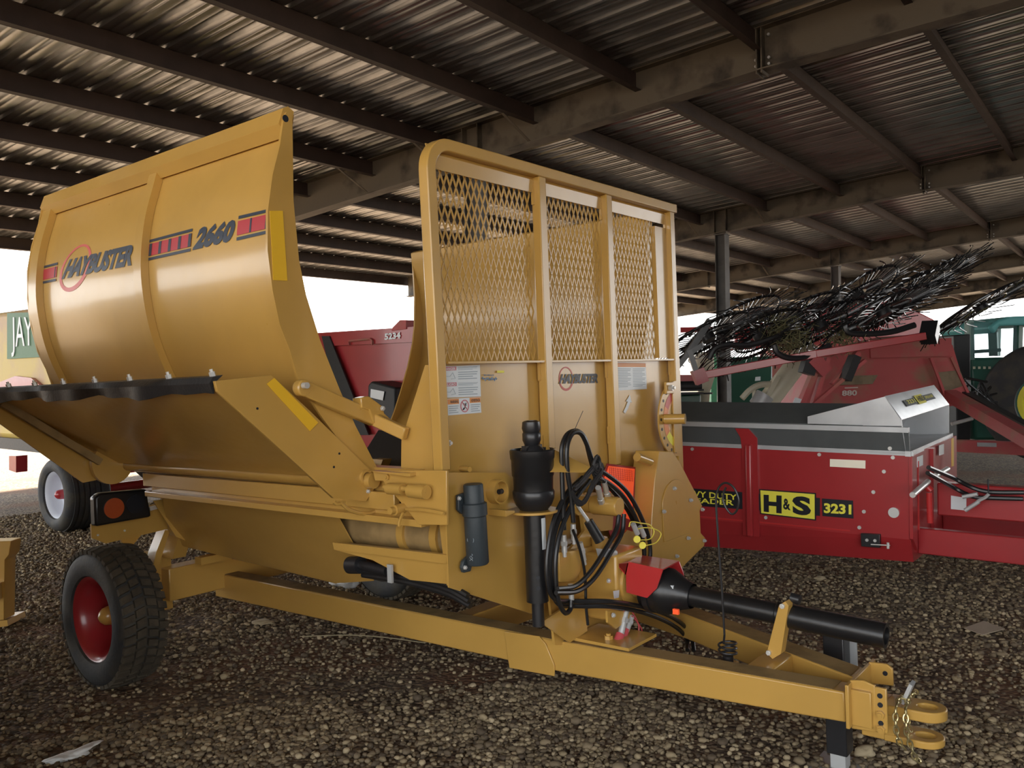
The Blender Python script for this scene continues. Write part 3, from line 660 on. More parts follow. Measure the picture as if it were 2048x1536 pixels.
# --- shaft holder brackets
hc=(2.603,1.97,1.009); hx,hz=hc[0],hc[2]
mb=MB().ring((hx+.005,1.965,hz-.004),(0,0,1),.098,.047,.010,32); mb.prism([(2.445,1.97,1.034),(2.501,1.97,1.026),(2.501,1.97,1.016),(2.449,1.97,1.009)],(0,.1,0)); mb.box((hx-.06,1.99,hz-.004),(hx+.05,2.12,hz+.006)); mp(mb,'shaft_holder',GOLD,bevel=.002)
q=[(2.686,1.94,1.252),(2.808,1.83,1.163),(2.814,1.83,1.15),(2.76,1.83,1.146),(2.598,1.88,1.164)]; mp(MB().prism(q,(0,.01,.004)),'holder_arm',GOLD)

# --- adjusting quadrant at the right end
dc=(3.982,2.075,1.283); dx,dz=dc[0],dc[2]; rr=.195
dk=mp(MB().prism([(dx+rr*math.cos(a),2.062,dz+rr*math.sin(a)) for a in [PI*.47+k*PI*1.06/40 for k in range(41)]],(0,-.008,0)),'adjusting_disc',GOLD)
mb=MB()
for k in range(11):
    a=PI/2+.10+k*(PI-.1)/10.5; mb.cyl((dx+.172*math.cos(a),2.0545,dz+.172*math.sin(a)),(dx+.172*math.cos(a),2.0525,dz+.172*math.sin(a)),.008,seg=10)
for a in (2.2,4.1): mb.cyl((dx+.05*math.cos(a),2.0545,dz+.075*math.sin(a)),(dx+.05*math.cos(a),2.0525,dz+.075*math.sin(a)),.013,seg=12)
build_each(mb,'index_hole',INK,dk)
def arc(a0,a1,r0,r1,name,m):
    vs=[]; n=16
    for i in range(n+1):
        a=a0+(a1-a0)*i/n
        for r in (r0,r1): vs.append((dx+r*1.25*math.cos(a),2.0528,dz+r*1.25*math.sin(a)))
    MB().add(vs,[[2*i,2*i+1,2*i+3,2*i+2] for i in range(n)]).build(name,m,dk)
arc(1.75,2.65,.085,.118,'red_scale',REDRING); arc(2.65,3.75,.085,.118,'orange_scale',mat('orange_print',(.80,.26,.07),.4)); arc(3.75,4.7,.085,.118,'yellow_scale',YELL); arc(1.75,3.7,.075,.085,'peach_scale',mat('peach_print',(.80,.42,.2),.4))
q=[(3.927,2.045,1.463),(3.999,2.045,1.461),(3.999,2.045,1.104),(3.928,2.045,1.111)]; mp(MB().prism(q,(0,.006,0)),'post_flange',GOLD)
c=(3.874,2.04,1.445); b_=mp(MB().box((c[0]-.03,2.035,c[2]-.03),(c[0]+.05,2.05,c[2]+.03)),'stop_bracket',GOLD,bevel=.003); MB().hexbolt((c[0],2.035,c[2]),(0,-1,0),.015,.02).build('bolt',CHROME,b_)
c=(3.85,2,1.288); mp(MB().cyl((c[0]-.01,2.05,c[2]),(c[0]+.02,1.95,c[2]),.026).cyl((c[0]-.03,2.06,c[2]),(c[0]-.01,2.05,c[2]),.018),'quadrant_shaft',GOLD)

# --- drive cover (front plate with sloping edges)
YC=1.95
cov=[(3.589,1.95,1.152),(3.728,1.95,1.137),(3.807,1.95,1.068),(4.026,1.95,0.828),(3.995,1.95,0.806),(3.998,1.95,0.693),(4.047,1.95,0.659),(4.032,1.95,0.62),(3.778,1.95,0.556),(3.466,1.95,0.644),(3.499,1.95,0.837),(3.541,1.95,1.019)]
cv=mp(MB().prism(cov,(0,.13,0)),'drive_cover',GOLD,bevel=.004)
arcp=[]; mb=MB()
dome=(3.729,1.95,0.875)
vs=[(dome[0],1.938,dome[2]-.02)]
n=20
out=[]
for k in range(n+1):
    a=PI*k/n; out.append((dome[0]+.135*math.cos(a),dome[2]+.125*math.sin(a)))
out+= [(dome[0]-.13,dome[2]-.16),(dome[0]+.13,dome[2]-.16)]
mb.prism([(x,1.95,z) for x,z in out],(0,-.006,0)); mb.build('access_plate',GOLD,cv,bevel=.002)
for px_py in ((3.709,1.944,0.959),(3.877,1.944,0.879),(3.596,1.944,0.863),(4.001,1.944,0.814),(3.836,1.944,0.695),(4.011,1.944,0.652),(3.709,1.944,0.629)):
    MB().hexbolt(px_py,(0,-1,0),.010,.010).build('cover_bolt',ZINC,cv)
c=(3.419,1.93,1.131); MB().cyl((3.382,1.95,1.143),(3.499,1.95,1.109),.020).build('spring_tensioner',GOLD,cv)
q=[(3.214,1.955,0.976),(3.277,1.955,0.963),(3.266,1.955,0.933),(3.212,1.955,0.947)]
MB()

# --- flat orange-red triangle sign behind the hoses
q=[(3.375,2.1,1.098),(3.605,2.1,1.059),(3.56,2.1,0.816),(3.438,2.1,0.859),(3.309,2.1,1.017)]
q=[(3.296,2.05,1.108),(3.521,2.05,1.07),(3.476,2.05,0.833),(3.358,2.05,0.874),(3.231,2.05,1.029)]
sm=mp(MB().prism(q,(0,-.004,0)),'slow_vehicle_sign',SMVO,label='fluorescent orange sign with dark red border')
q=[(3.286,2.054,1.12),(3.537,2.054,1.077),(3.493,2.054,0.711),(3.292,2.054,0.781),(3.216,2.054,1.019)]; MB().prism(q,(0,-.003,0)).build('sign_border',SMVR,sm)
mb=MB(); a,b=V((3.3,2.045,1.103)),V((3.503,2.045,1.067))
for k in range(14): p=lerp(a,b,k/13); mb.bar(p+V((0,0,0)),p+V((-.008,0,-.055)),.0012,.0012)
for k in range(6): mb.bar(a+V((-.0015*k,0,-.009*k-.006)),b+V((0,0,-.009*k-.006)),.0012,.0012)
mb.build('sign_grid',SMVR,sm)

# --- gearbox group and support structure
gb=MB()
gb.box((2.98,1.83,.50),(3.20,2.12,.78)); 
gbx=mp(gb,'gearbox',GOLD,bevel=.012)
mb=MB(); mb.lathe((3.10,1.84,.645),(0,-1,0),[(-.02,.10),(0,.10),(.02,.095),(.03,.06),(.08,.055)],28); mb.build('gearbox_flange',GOLD,gbx)
mb=MB().cyl((3.06,1.96,.78),(3.06,1.96,.83),.035); mb.build('breather_boss',GOLD,gbx)
mb=MB()
for pp in ((2.911,1.82,0.691),(2.909,1.82,0.549),(3.043,1.82,0.727),(3.197,1.82,0.725)): mb.hexbolt((pp[0],1.83,pp[2]),(0,-1,0),.010)
build_each(mb,'gearbox_bolt',CHROME,gbx)
q=[(2.939,1.825,0.643),(2.985,1.825,0.637),(2.979,1.825,0.608),(2.945,1.825,0.611)]; MB().prism(q,(0,-.002,0)).build('gearbox_label',WHITE,gbx)
sp=MB().prism([(2.731,2,0.711),(3.011,2,0.866),(3.332,2,0.745),(3.333,2,0.378),(3.1,2,0.426),(2.942,2,0.392),(2.765,2,0.44)],(0,.012,0)); spb=mp(sp,'support_plate',GOLD)
mb=MB().box((2.84,1.70,.445),(3.06,1.98,.457)); mb.build('foot_plate',GOLD,spb); 
MB().hexbolt((2.90,1.83,.457),(0,0,1),.018).build('foot_bolt',GOLD,spb)
mb=MB().prism([(2.614,1.95,0.577),(2.92,1.95,0.615),(2.928,1.95,0.463),(2.8,1.95,0.449)],(0,.01,0)); mb.build('gusset',GOLD,spb)
mb=MB().prism([(2.853,1.8,0.586),(3.017,1.8,0.546),(3.031,1.8,0.516),(2.912,1.8,0.499),(2.854,1.8,0.539)],(0,.01,0)); mb.build('hanger_tab',GOLD,spb)
MB().hexbolt((2.874,1.79,0.566),(0,-1,0),.010).build('tab_bolt',CHROME,spb)
q=[(3.025,1.985,0.833),(3.42,1.985,0.765),(3.339,1.985,0.699),(2.813,1.985,0.43),(2.899,1.985,0.636)]
mb=MB().prism([(2.895,1.975,0.804),(3.207,1.975,0.78),(3.317,1.975,0.818),(3.518,1.975,0.749),(3.284,1.975,0.654),(3.177,1.975,0.642),(2.923,1.975,0.663)],(0,.02,0)); mb.build('brace_plate',GOLD,spb)
# valve block
vb=mp(MB().prism([(2.678,1.9,0.841),(2.822,1.9,0.825),(2.828,1.9,0.743),(2.779,1.9,0.703),(2.677,1.9,0.725)],(0,.07,0)),'valve_block',GOLD,bevel=.004)
mb=MB()
for a,b in (((2.698,1.89,0.907),(2.7,1.89,0.838)),((2.765,1.89,0.939),(2.768,1.89,0.875)),((2.719,1.88,0.712),(2.722,1.88,0.649)),((2.81,1.89,0.858),(2.833,1.89,0.783))):
    mb.cyl(a,b,.011,seg=10); mb.cyl(lerp(a,b,.35),lerp(a,b,.6),.014,seg=6); mb.cyl(b,lerp(a,b,1.25),.008,seg=10)
build_each(mb,'hose_fitting',CHROME,vb)
mb=MB().prism([(2.907,1.85,0.818),(2.982,1.85,0.8),(2.973,1.85,0.777),(2.92,1.85,0.783)],(0,.03,0)); mb.cyl((2.959,1.85,0.796),(3.001,1.85,0.784),.015,seg=10); mb.cyl((2.958,1.86,0.779),(2.957,1.86,0.763),.010); mb.build('elbow_fitting',ZINC,vb)
# hydraulic motor
mo=MB(); a=V((3.039,1.95,0.972)); mo.lathe(a+V((0,.12,0)),(0,-1,0),[(0,.0005),(0,.052),(.03,.052),(.03,.036),(.10,.036),(.10,.041),(.22,.041),(.23,.038),(.23,.0005)],12,False)
mot=mp(mo,'hydraulic_motor',GOLD,bevel=.003)
mb=MB().prism([(3.048,2.04,0.987),(3.081,2.04,1.015),(3.327,2.04,0.983),(3.294,2.04,0.816),(3.07,2.04,0.842)],(0,.02,0)); mb.build('motor_mount',GOLD,mot)
MB().hexbolt((3.101,2.03,0.947),(0,-1,0),.013).build('mount_bolt',CHROME,mot)
mb=MB()
for a,b in (((2.91,1.86,1.067),(2.99,1.9,0.999)),((2.956,1.86,1.088),(3.038,1.9,1.018))): mb.cyl(a,b,.012,seg=10); mb.cyl(lerp(a,b,.8),lerp(a,b,1.1),.015,seg=6)
build_each(mb,'motor_fitting',CHROME,mot)
# crank handle
hd=mp(MB().cyl((2.755,1.86,1.018),(2.815,1.84,0.935),.007,seg=12),'crank_handle',CHROME); MB().cyl((2.801,1.84,0.949),(2.833,1.81,0.867),.019,.022,seg=16).build('grip',BLACK,hd)

# --- hoses
def hose(pl,r=.0095,name='hose',parent=None,m=HOSE,k=6): return mp(MB().tube(pl,r,8,smooth_path=k),name,m,parent)
hb=mp(MB().tube([(2.689,1.88,0.929),(2.689,1.88,1.045),(2.69,1.88,1.162),(2.695,1.88,1.249),(2.736,1.88,1.298),(2.806,1.88,1.305),(2.858,1.88,1.269),(2.889,1.88,1.191),(2.921,1.88,1.116),(2.955,1.88,1.061)],.0095,8,smooth_path=6),'hydraulic_hose',HOSE)
hose([(2.726,1.86,0.954),(2.716,1.86,1.062),(2.698,1.86,1.162),(2.701,1.86,1.249),(2.738,1.86,1.298),(2.794,1.86,1.298),(2.834,1.86,1.257),(2.873,1.86,1.183),(2.913,1.86,1.118),(2.963,1.86,1.081)],parent=hb)
hose([(2.859,1.85,1.155),(2.969,1.85,1.112),(3.122,1.85,1.02),(3.239,1.85,0.885),(3.296,1.85,0.765),(3.275,1.85,0.659),(3.194,1.85,0.556),(3.113,1.85,0.489)],parent=hb)
hose([(2.89,1.86,1.11),(2.983,1.86,1.079),(3.108,1.86,1),(3.213,1.86,0.877),(3.261,1.86,0.76),(3.24,1.86,0.654),(3.161,1.86,0.562),(3.083,1.86,0.516)],parent=hb)
hose([(2.988,1.9,1.087),(3.094,1.9,1.021),(3.211,1.9,0.918),(3.297,1.9,0.783)],parent=hb)
hose([(2.83,1.88,1.117),(2.721,1.88,1.07),(2.625,1.88,0.977),(2.575,1.88,0.853),(2.572,1.88,0.749),(2.613,1.88,0.677),(2.745,1.88,0.639)]+[(2.812,1.76,0.638),(3.079,1.76,0.552),(3.312,1.76,0.453),(3.47,1.76,0.346)]+[(3.425,1.72,0.282)],parent=hb)
hose([(2.861,1.89,1.092),(2.751,1.89,1.046),(2.657,1.89,0.952),(2.61,1.89,0.836),(2.61,1.89,0.727),(2.645,1.89,0.651),(2.758,1.89,0.615)]+[(2.826,1.77,0.614),(3.094,1.77,0.524),(3.328,1.77,0.415),(3.449,1.77,0.328)]+[(3.383,1.73,0.296)],parent=hb)
hose([(2.868,1.87,1.102),(2.756,1.87,1.037),(2.662,1.87,0.944),(2.616,1.87,0.846),(2.609,1.87,0.743),(2.624,1.87,0.663),(2.661,1.87,0.614),(2.698,1.87,0.62),(2.707,1.87,0.653)],parent=hb)
hose([(3.031,1.84,0.939),(3.003,1.84,0.88),(2.914,1.84,0.814),(2.799,1.84,0.746),(2.692,1.84,0.715),(2.576,1.84,0.729)],parent=hb)
hose([(3.071,1.84,0.937),(3.049,1.84,0.862),(2.958,1.84,0.795),(2.833,1.84,0.719),(2.707,1.84,0.692),(2.566,1.84,0.716)],parent=hb)
hose([(2.735,1.87,0.922),(2.778,1.87,0.836),(2.807,1.87,0.73),(2.806,1.87,0.611),(2.815,1.87,0.529)],.006,parent=hb,name='cable')
mb=MB()
for k in range(9):
    a0=random.uniform(-.02,.02); 
    mb.tube([V(p)+V((random.uniform(-.012,.012),-.012,random.uniform(-.012,.012))) for p in [(2.681,1.84,1.078),(2.712,1.84,1.035),(2.765,1.84,1.037),(2.821,1.84,1.089),(2.883,1.84,1.132),(2.899,1.84,1.157),(2.856,1.84,1.165),(2.77,1.84,1.125),(2.699,1.84,1.095)]],.0045,6,smooth_path=4)
for k in range(4): mb.tube([V((2.854,1.835,1.15))+V((.022*math.cos(a),-.004*k,.03*math.sin(a)+.008*k)) for a in [2*PI*j/12 for j in range(12)]],.005,6,closed=True)
mb.build('wrapping_cord',RUBBER,hb)
mb=MB().tube([(2.738,1.85,1.31),(2.775,1.85,1.351),(2.806,1.85,1.385)],.0012,4); mb.build('cable_tie',INK,hb)
# couplers: red capped below, yellow capped above
mb=MB()
for a,b in (((2.993,1.8,0.552),(2.948,1.8,0.469)),((3.035,1.8,0.521),(2.988,1.8,0.471))): mb.cyl(a,b,.013,seg=14); mb.cyl(lerp(a,b,.3),lerp(a,b,.5),.017,seg=6)
mb.cyl((3.074,1.8,0.897),(3.107,1.8,0.85),.011,seg=12); mb.cyl((3.13,1.8,0.876),(3.161,1.8,0.832),.011,seg=12); mb.build('quick_coupler',ZINC,hb)
mb=MB(); mb.cyl((2.944,1.8,0.47),(2.898,1.8,0.418),.018,.020,seg=16); mb.cyl((2.992,1.8,0.478),(2.958,1.8,0.438),.013,seg=14)
mb.tube([(2.905,1.79,0.413),(2.981,1.79,0.396),(3.039,1.79,0.422),(3.075,1.79,0.465),(3.039,1.79,0.526),(2.993,1.79,0.566),(2.961,1.79,0.561)],.003,6,smooth_path=5); mb.tube([(3.006,1.79,0.41),(3.071,1.79,0.409),(3.099,1.79,0.444),(3.065,1.79,0.488),(3.022,1.79,0.526)],.003,6,smooth_path=5); mb.build('red_dust_cap',REDC,hb)
mb=MB()
for a in ((3.072,1.785,0.836),(3.116,1.785,0.803)): mb.cyl(a,V(a)+V((-.005,-.006,0)),.015,seg=20)
mb.tube([(3.113,1.79,0.824),(3.193,1.79,0.815),(3.23,1.79,0.839),(3.198,1.79,0.874),(3.114,1.79,0.896),(3.042,1.79,0.912),(3.024,1.79,0.894)],.0025,6,smooth_path=5); mb.tube([(3.157,1.79,0.793),(3.244,1.79,0.791),(3.291,1.79,0.82),(3.239,1.79,0.85),(3.154,1.79,0.87),(3.096,1.79,0.874)],.0025,6,smooth_path=5); mb.build('yellow_dust_cap',YELC,hb)

# --- PTO guard (red) and telescoping shaft
A_=[(3,1.784,0.75),(3,1.628,0.737),(3,1.658,0.661),(3,1.703,0.617),(3,1.799,0.627),(3,1.798,0.701)]
B_=[(3.22,1.853,0.73),(3.22,1.67,0.724),(3.22,1.653,0.681),(3.22,1.65,0.656)]
rg=MB().prism(A_,(.006,0,0)).prism([A_[0],A_[1],B_[1],B_[0]],(0,0,.005)).prism([B_[1],B_[2],B_[3],(3.22,1.80,.60),(3.22,1.84,.70),B_[0]],(.005,0,0))
rg.prism([A_[5],A_[0],B_[0],(3.0,1.84,.74)],(0,.005,0))
pg=mp(rg,'shaft_guard',REDB,label='red guard shell over the driveline joint')
ps=MB()
def sh_(t): return lerp(V((3.10,1.70,.630)),V((3.10,.815,.580)),t)
dv=(sh_(1)-sh_(0)); L_=dv.length; dn=dv.normalized()
ps.lathe(sh_(0),dn,[(0,.05),(.20,.039),(L_*.56,.039),(L_*.565,.044),(L_,.044),(L_,.031),(L_-.02,.030),(L_-.02,.0005)],28)
pt=mp(ps,'driveline',BLACK)
mb=MB().lathe(sh_(0)-dn*.06,dn,[(0,.085),(.02,.088),(.025,.098),(.05,.098),(.052,.092),(.08,.092),(.082,.096),(.11,.094),(.14,.08),(.17,.062),(.21,.05)],32); mb.build('bell_shield',BLACK,pt)
mb=MB(); p=sh_(.10)+V((-.052,0,.04)); mb.box(tuple(p-V((.012,.008,.006))),tuple(p+V((.0,.008,.006)))); mb.build('latch_clip',WHITE,pt)
mb=MB(); p=sh_(.12)+V((-.058,0,-.055)); mb.box(tuple(p-V((.012,.012,.01))),tuple(p+V((.0,.012,.01)))); mb.build('latch_clip',SMVO,pt)
mb=MB(); mb.cyl((3.1,1.148,0.67),(3.1,1.115,0.665),.018); mb.build('rod_knob',BLACKM,pt)
# stand holding the driveline
q=[(3.045,1.174,0.651),(3.045,1.149,0.668),(3.045,1.138,0.653),(3.045,1.173,0.47),(3.045,1.206,0.445),(3.045,1.228,0.464)]
sd_=mp(MB().prism(q,(.045,0,0)),'driveline_stand',GOLD,bevel=.001)
mb=MB()
for pp in ((3.044,1.16,0.65),(3.044,1.218,0.468)): mb.hexbolt(pp,(-1,0,0),.010,.008)
build_each(mb,'stand_bolt',CHROME,sd_)

# --- tongue: left and right box beams meeting at the hitch
ZT=.44; TH_=.115
tg=MB()
Lb=[(2.815,.90),(2.815,2.05),(2.80,4.50)]
def beam(pts,w_,z1,z0,name,m=GOLD,bev=.006,parent=None):
    mb=MB()
    vs=[]
    for i,(x,y) in enumerate(pts): vs+=[(x,y,z0[i] if isinstance(z0,list) else z0),(x+w_,y,z0[i] if isinstance(z0,list) else z0),(x+w_,y,z1),(x,y,z1)]
    n=len(pts); mb.add(vs,[[i*4+k,i*4+(k+1)%4,(i+1)*4+(k+1)%4,(i+1)*4+k] for i in range(n-1) for k in range(4)]+[[3,2,1,0],[(n-1)*4+k for k in range(4)]])
    return mp(mb,name,m,parent,bevel=bev)
lbm=beam([(2.870,.89),(2.815,2.0),(2.80,4.50)],.10,.44,[.338,.313,.300],'tongue_beam')
# lighter dust on the top face
def topdust(a,b,w_,name): 
    MB()
MB().prism([(2.873,.93,.441),(2.966,.93,.441),(2.91,2.0,.441),(2.895,4.45,.441),(2.803,4.45,.441),(2.818,2.0,.441)],(0,0,.0012)).build('dust_layer',GOLDD,lbm)
rbm=beam([(3.02,.90),(3.42,1.75),(3.62,2.3)],.12,.44,.33,'tongue_beam')
MB().prism([(3.03,.92,.441),(3.135,.92,.441),(3.535,1.75,.441),(3.73,2.3,.441),(3.625,2.3,.441),(3.425,1.75,.441)],(0,0,.0012)).build('dust_layer',GOLDD,rbm)
MB().prism([(2.812,2.299,0.438),(2.812,2.11,0.447),(2.812,2.078,0.419),(2.812,2.038,0.338),(2.812,2.04,0.293),(2.812,2.278,0.284)],(-.006,0,0)).build('fish_plate',GOLD,lbm,bevel=.002)
beam([(2.94,1.17),(2.94,1.27)],.26,.438,.37,'cross_member')
beam([(2.90,2.6),(2.90,2.7)],.90,.43,.30,'cross_member')
# hitch plates with holes and bolts
hp=MB()
hp.prism([(2.855,.885,.47),(3.17,.885,.47),(3.17,.885,.325),(2.855,.885,.325)],(0,-.012,0))
hpl=mp(hp,'hitch_plate',GOLD,bevel=.002)
for nm,xx,sg in (('hitch_bracket',2.895,1),):
    b=MB(); b.prism([(xx,.88,.475),(xx,.835,.482),(xx,.80,.472),(xx,.80,.318),(xx,.88,.312)],(sg*.012,0,0)); b.prism([(xx-sg*.014,.875,.45),(xx-sg*.014,.81,.45),(xx-sg*.014,.81,.33),(xx-sg*.014,.875,.33)],(sg*.016,0,0)); 
    b.prism([(xx,.805,.468),(xx,.765,.468),(xx,.765,.322),(xx,.805,.318)],(sg*.012,0,0)); o=b.build(nm,GOLD,hpl,bevel=.003)
MB().prism([(3.12,.88,.475),(3.12,.82,.478),(3.12,.80,.465),(3.12,.80,.405),(3.12,.88,.40)],(-.012,0,0)).build('hitch_bracket',GOLD,hpl,bevel=.003)
mb=MB().cyl((3.1075,.825,.445),(3.106,.825,.445),.0085,seg=16)
for zz in (.442,.412,.352): mb.cyl((2.8945,.785,zz),(2.893,.785,zz),.0085,seg=16)
build_each(mb,'bolt_hole',INK,hpl)
mb=MB()
for zz in (.381,.333): mb.hexbolt((2.895,.785,zz),(-1,0,0),.014,.009)
build_each(mb,'hitch_bolt',GOLD,hpl)
# clevis with two tongues and eyes
cl=MB()
def lug(z0,z1,yend):
    n=14; pts=[(2.975,.80),(2.975,yend)]
    pts+=[(3.035-.060*math.cos(PI*k/n),yend-.060*math.sin(PI*k/n)) for k in range(1,n)]; pts+=[(3.095,yend),(3.095,.80)]
    hole=[(3.035+.026*math.cos(2*PI*k/20),yend+.0+.032*math.sin(2*PI*k/20)) for k in range(20)]
    bm=bmesh.new(); vo=[bm.verts.new((x,y,z1)) for x,y in pts]; vi=[bm.verts.new((x,y,z1)) for x,y in hole]
    ed=[bm.edges.new((vo[i],vo[(i+1)%len(vo)])) for i in range(len(vo))]+[bm.edges.new((vi[i],vi[(i+1)%20])) for i in range(20)]
    r=bmesh.ops.triangle_fill(bm,edges=ed,use_beauty=True)
    bm.verts.index_update(); tops=[[v.index for v in f.verts] for f in bm.faces]; vt=[v.co.copy() for v in bm.verts]; bm.free()
    n1=len(vt); cl.add(vt+[V((v.x,v.y,z0)) for v in vt],tops+[[i+n1 for i in f[::-1]] for f in tops])
    m1=len(pts)
    cl.f+= [[i+len(cl.v)-2*n1 for i in (a,(a+1)%m1,(a+1)%m1+n1,a+n1)] for a in range(m1)]; cl.sm+=[False]*m1
    cl.f+= [[i+len(cl.v)-2*n1 for i in (m1+a,m1+(a+1)%20,m1+(a+1)%20+n1,m1+a+n1)] for a in range(20)]; cl.sm+=[True]*20
lug(.350,.385,.675); lug(.262,.287,.685)
cl.box((2.977,.765,.264),(3.093,.873,.383))
clv=mp(cl,'clevis',GOLD,bevel=.004)
mb=MB(); mb.bar((3.02,.745,.39),(3.02,.715,.46),.045,.012); mb.build('tow_tag',ZINC,clv)
# safety chain
mb=MB()
def link(p,t,s,roll):
    t=V(t).normalized(); u=t.orthogonal().normalized(); u=Matrix.Rotation(roll,3,t)@u
    pts=[]
    for k in range(12):
        a=2*PI*k/12; pts.append(V(p)+t*(s*1.15*math.cos(a))+u*(s*.62*math.sin(a)))
    mb.tube(pts,s*.24,6,closed=True)
def chain(pl,s=.013):
    q=spline([V(p) for p in pl],12); acc=0; last=q[0]; k=0; link(q[0],q[1]-q[0],s,0)
    for i in range(1,len(q)):
        acc+=(q[i]-last).length; last=q[i]
        if acc>s*1.55: k+=1; acc=0; t=(q[min(i+1,len(q)-1)]-q[i-1]); link(q[i],t,s,PI/2*(k%2)+.3)
chain([(3.0,.74,.415),(2.97,.745,.415),(2.925,.745,.40),(2.915,.745,.36),(2.915,.742,.32),(2.925,.735,.285),(2.935,.72,.265)],.0125)
mp(mb,'safety_chain',BRASS); mb=MB(); chain([(3.08,.72,.41),(3.03,.725,.41),(2.97,.725,.395),(2.95,.722,.35),(2.95,.72,.31),(2.955,.71,.27),(2.96,.70,.235),(2.975,.69,.22)],.0125)
mp(mb,'safety_chain',BRASS); mb=MB(); chain([(3.02,.735,.345),(3.02,.73,.32),(3.025,.725,.295)],.009)
mp(mb,'safety_chain',BRASS)
# coil spring hose holder standing on the tongue
mb=MB(); pts=[]
pts+=[(3,1.346,1.083),(3,1.356,1.063),(3,1.359,1.035),(3,1.348,1.005),(3,1.327,0.984),(3,1.307,0.997),(3,1.296,1.033),(3,1.306,1.07),(3,1.325,1.093),(3,1.349,1.1),(3,1.37,1.087),(3,1.383,1.062),(3,1.388,1.033)]
pts+=[(3,1.387,0.957),(3,1.383,0.843),(3,1.377,0.691),(3,1.373,0.52)]
pts=spline([V(p) for p in pts],5)
base=V((3,1.362,0.493)); 
for k in range(60):
    a=k*2*PI/22; pts.append(V((base.x+.033*math.cos(a+PI),base.y+.033*math.sin(a+PI),base.z+.005-.00085*k)))
mb.tube(pts,.0042,8); hh=mp(mb,'hose_holder',BLACKM); bz=base+V((0,0,-.05)); MB().cyl(tuple(bz),(bz.x,bz.y,bz.z-.03),.02).build('holder_foot',BLACKM,hh)
beam([(2.90,base.y-.03),(2.90,base.y+.03)],base.x-2.86,base.z-.05-.025,base.z-.05-.07,'cross_member')
# jack behind the right beam
jk=MB(); jk.box((3.355,1.045,.0),(3.435,1.125,.47)); 
jj=mp(jk,'jack',BLACKM,bevel=.004,label='black square tube jack with zinc leg')
MB().box((3.365,1.055,-.06),(3.425,1.115,.10)).build('inner_leg',ZINC,jj,bevel=.003)
MB().box((3.27,.97,-.076),(3.52,1.19,-.066)).build('foot',ZINC,jj)
mb=MB().box((3.436,1.02,.30),(3.446,1.09,.48)); mb.box((3.40,1.02,.455),(3.446,1.044,.475)); mb.build('mount_plate',ZINC,jj)
# --- axle, struts, wheels
ax=MB(); ax.box((2.46,4.40,.36),(4.0,4.52,.54)); axl=mp(ax,'axle',GOLD,bevel=.006)
mb=MB(); mb.box((2.40,4.48,.30),(2.52,4.62,.62)); mb.box((3.84,4.36,.30),(3.96,4.56,.66)); build_each(mb,'axle_end',GOLD,axl)
mb=MB(); mb.prism([(2.425,4.36,0.766),(2.454,4.36,0.761),(2.383,4.36,0.583),(2.392,4.36,0.527),(2.345,4.36,0.563),(2.369,4.36,0.653)],(0,.08,0)); mb.prism([(2.228,4.45,0.751),(2.36,4.45,0.769),(2.278,4.45,0.688),(2.372,4.45,0.534),(2.335,4.45,0.528),(2.234,4.45,0.709)],(0,.02,0)); build_each(mb,'mud_stay',GOLD,axl)
mb=MB()
for xx in (2.46,3.82): mb.prism([(xx,4.36,.6),(xx,4.54,.6),(xx,4.24,1.02),(xx,4.12,1.02)],(.08,0,0))
build_each(mb,'axle_strut',GOLD,axl)
mb=MB().box((2.56,4.24,.56),(3.9,4.30,.60)); mb.build('rear_cross_tube',GOLD,axl)
make_wheel(bp,'wheel',(2.165,4.455,.352),(-1,0,0),.355,.212,.25,RED,cap_m=GOLD,dish=.17)
make_wheel(bp,'wheel',(4.185,4.455,.352),(-1,0,0),.355,.215,.25,RED,cap_m=None,dish=.16)
# --- tail light on its bracket at the rear left
q=[(1.984,4.3,0.869),(2.422,4.3,0.804),(2.372,4.3,0.981),(2.405,4.3,0.937),(2.393,4.3,0.79),(2.056,4.3,0.793),(1.989,4.3,0.812)]
tb=mp(MB().prism([(2.03,4.36,.86),(2.46,4.36,.93),(2.46,4.36,.77),(2.10,4.36,.75),(2.03,4.36,.79)],(0,.012,0)),'light_bracket',GOLD)
lt=MB().prism([(2.02,4.35,1.00),(2.05,4.35,1.02),(2.295,4.35,1.01),(2.315,4.35,.86),(2.02,4.35,.855)],(0,-.06,0)); ltb=lt.build('tail_light',BLACK,tb,bevel=.012)
MB().cyl((2.115,4.291,.935),(2.115,4.284,.935),.052,seg=32).build('amber_lens',AMB,tb)
MB().cyl((2.23,4.291,.94),(2.23,4.284,.94),.048,seg=32).build('dark_lens',INK,tb)
mb=MB().bar((2.32,4.32,.90),(2.37,4.32,.905),.02,.02); mb.build('light_plug',CHROME,tb)
mb=MB()
for p in ((2.06,4.359,.80),(2.20,4.359,.80)): mb.hexbolt(p,(0,-1,0),.006)
build_each(mb,'bracket_bolt',CHROME,tb)
mb=MB().prism([(2.34,4.25,1.10),(2.36,4.25,.93),(2.46,4.25,.93),(2.46,4.25,1.12)],(0,.02,0)); mp(mb,'rail_end_plate',GOLD)

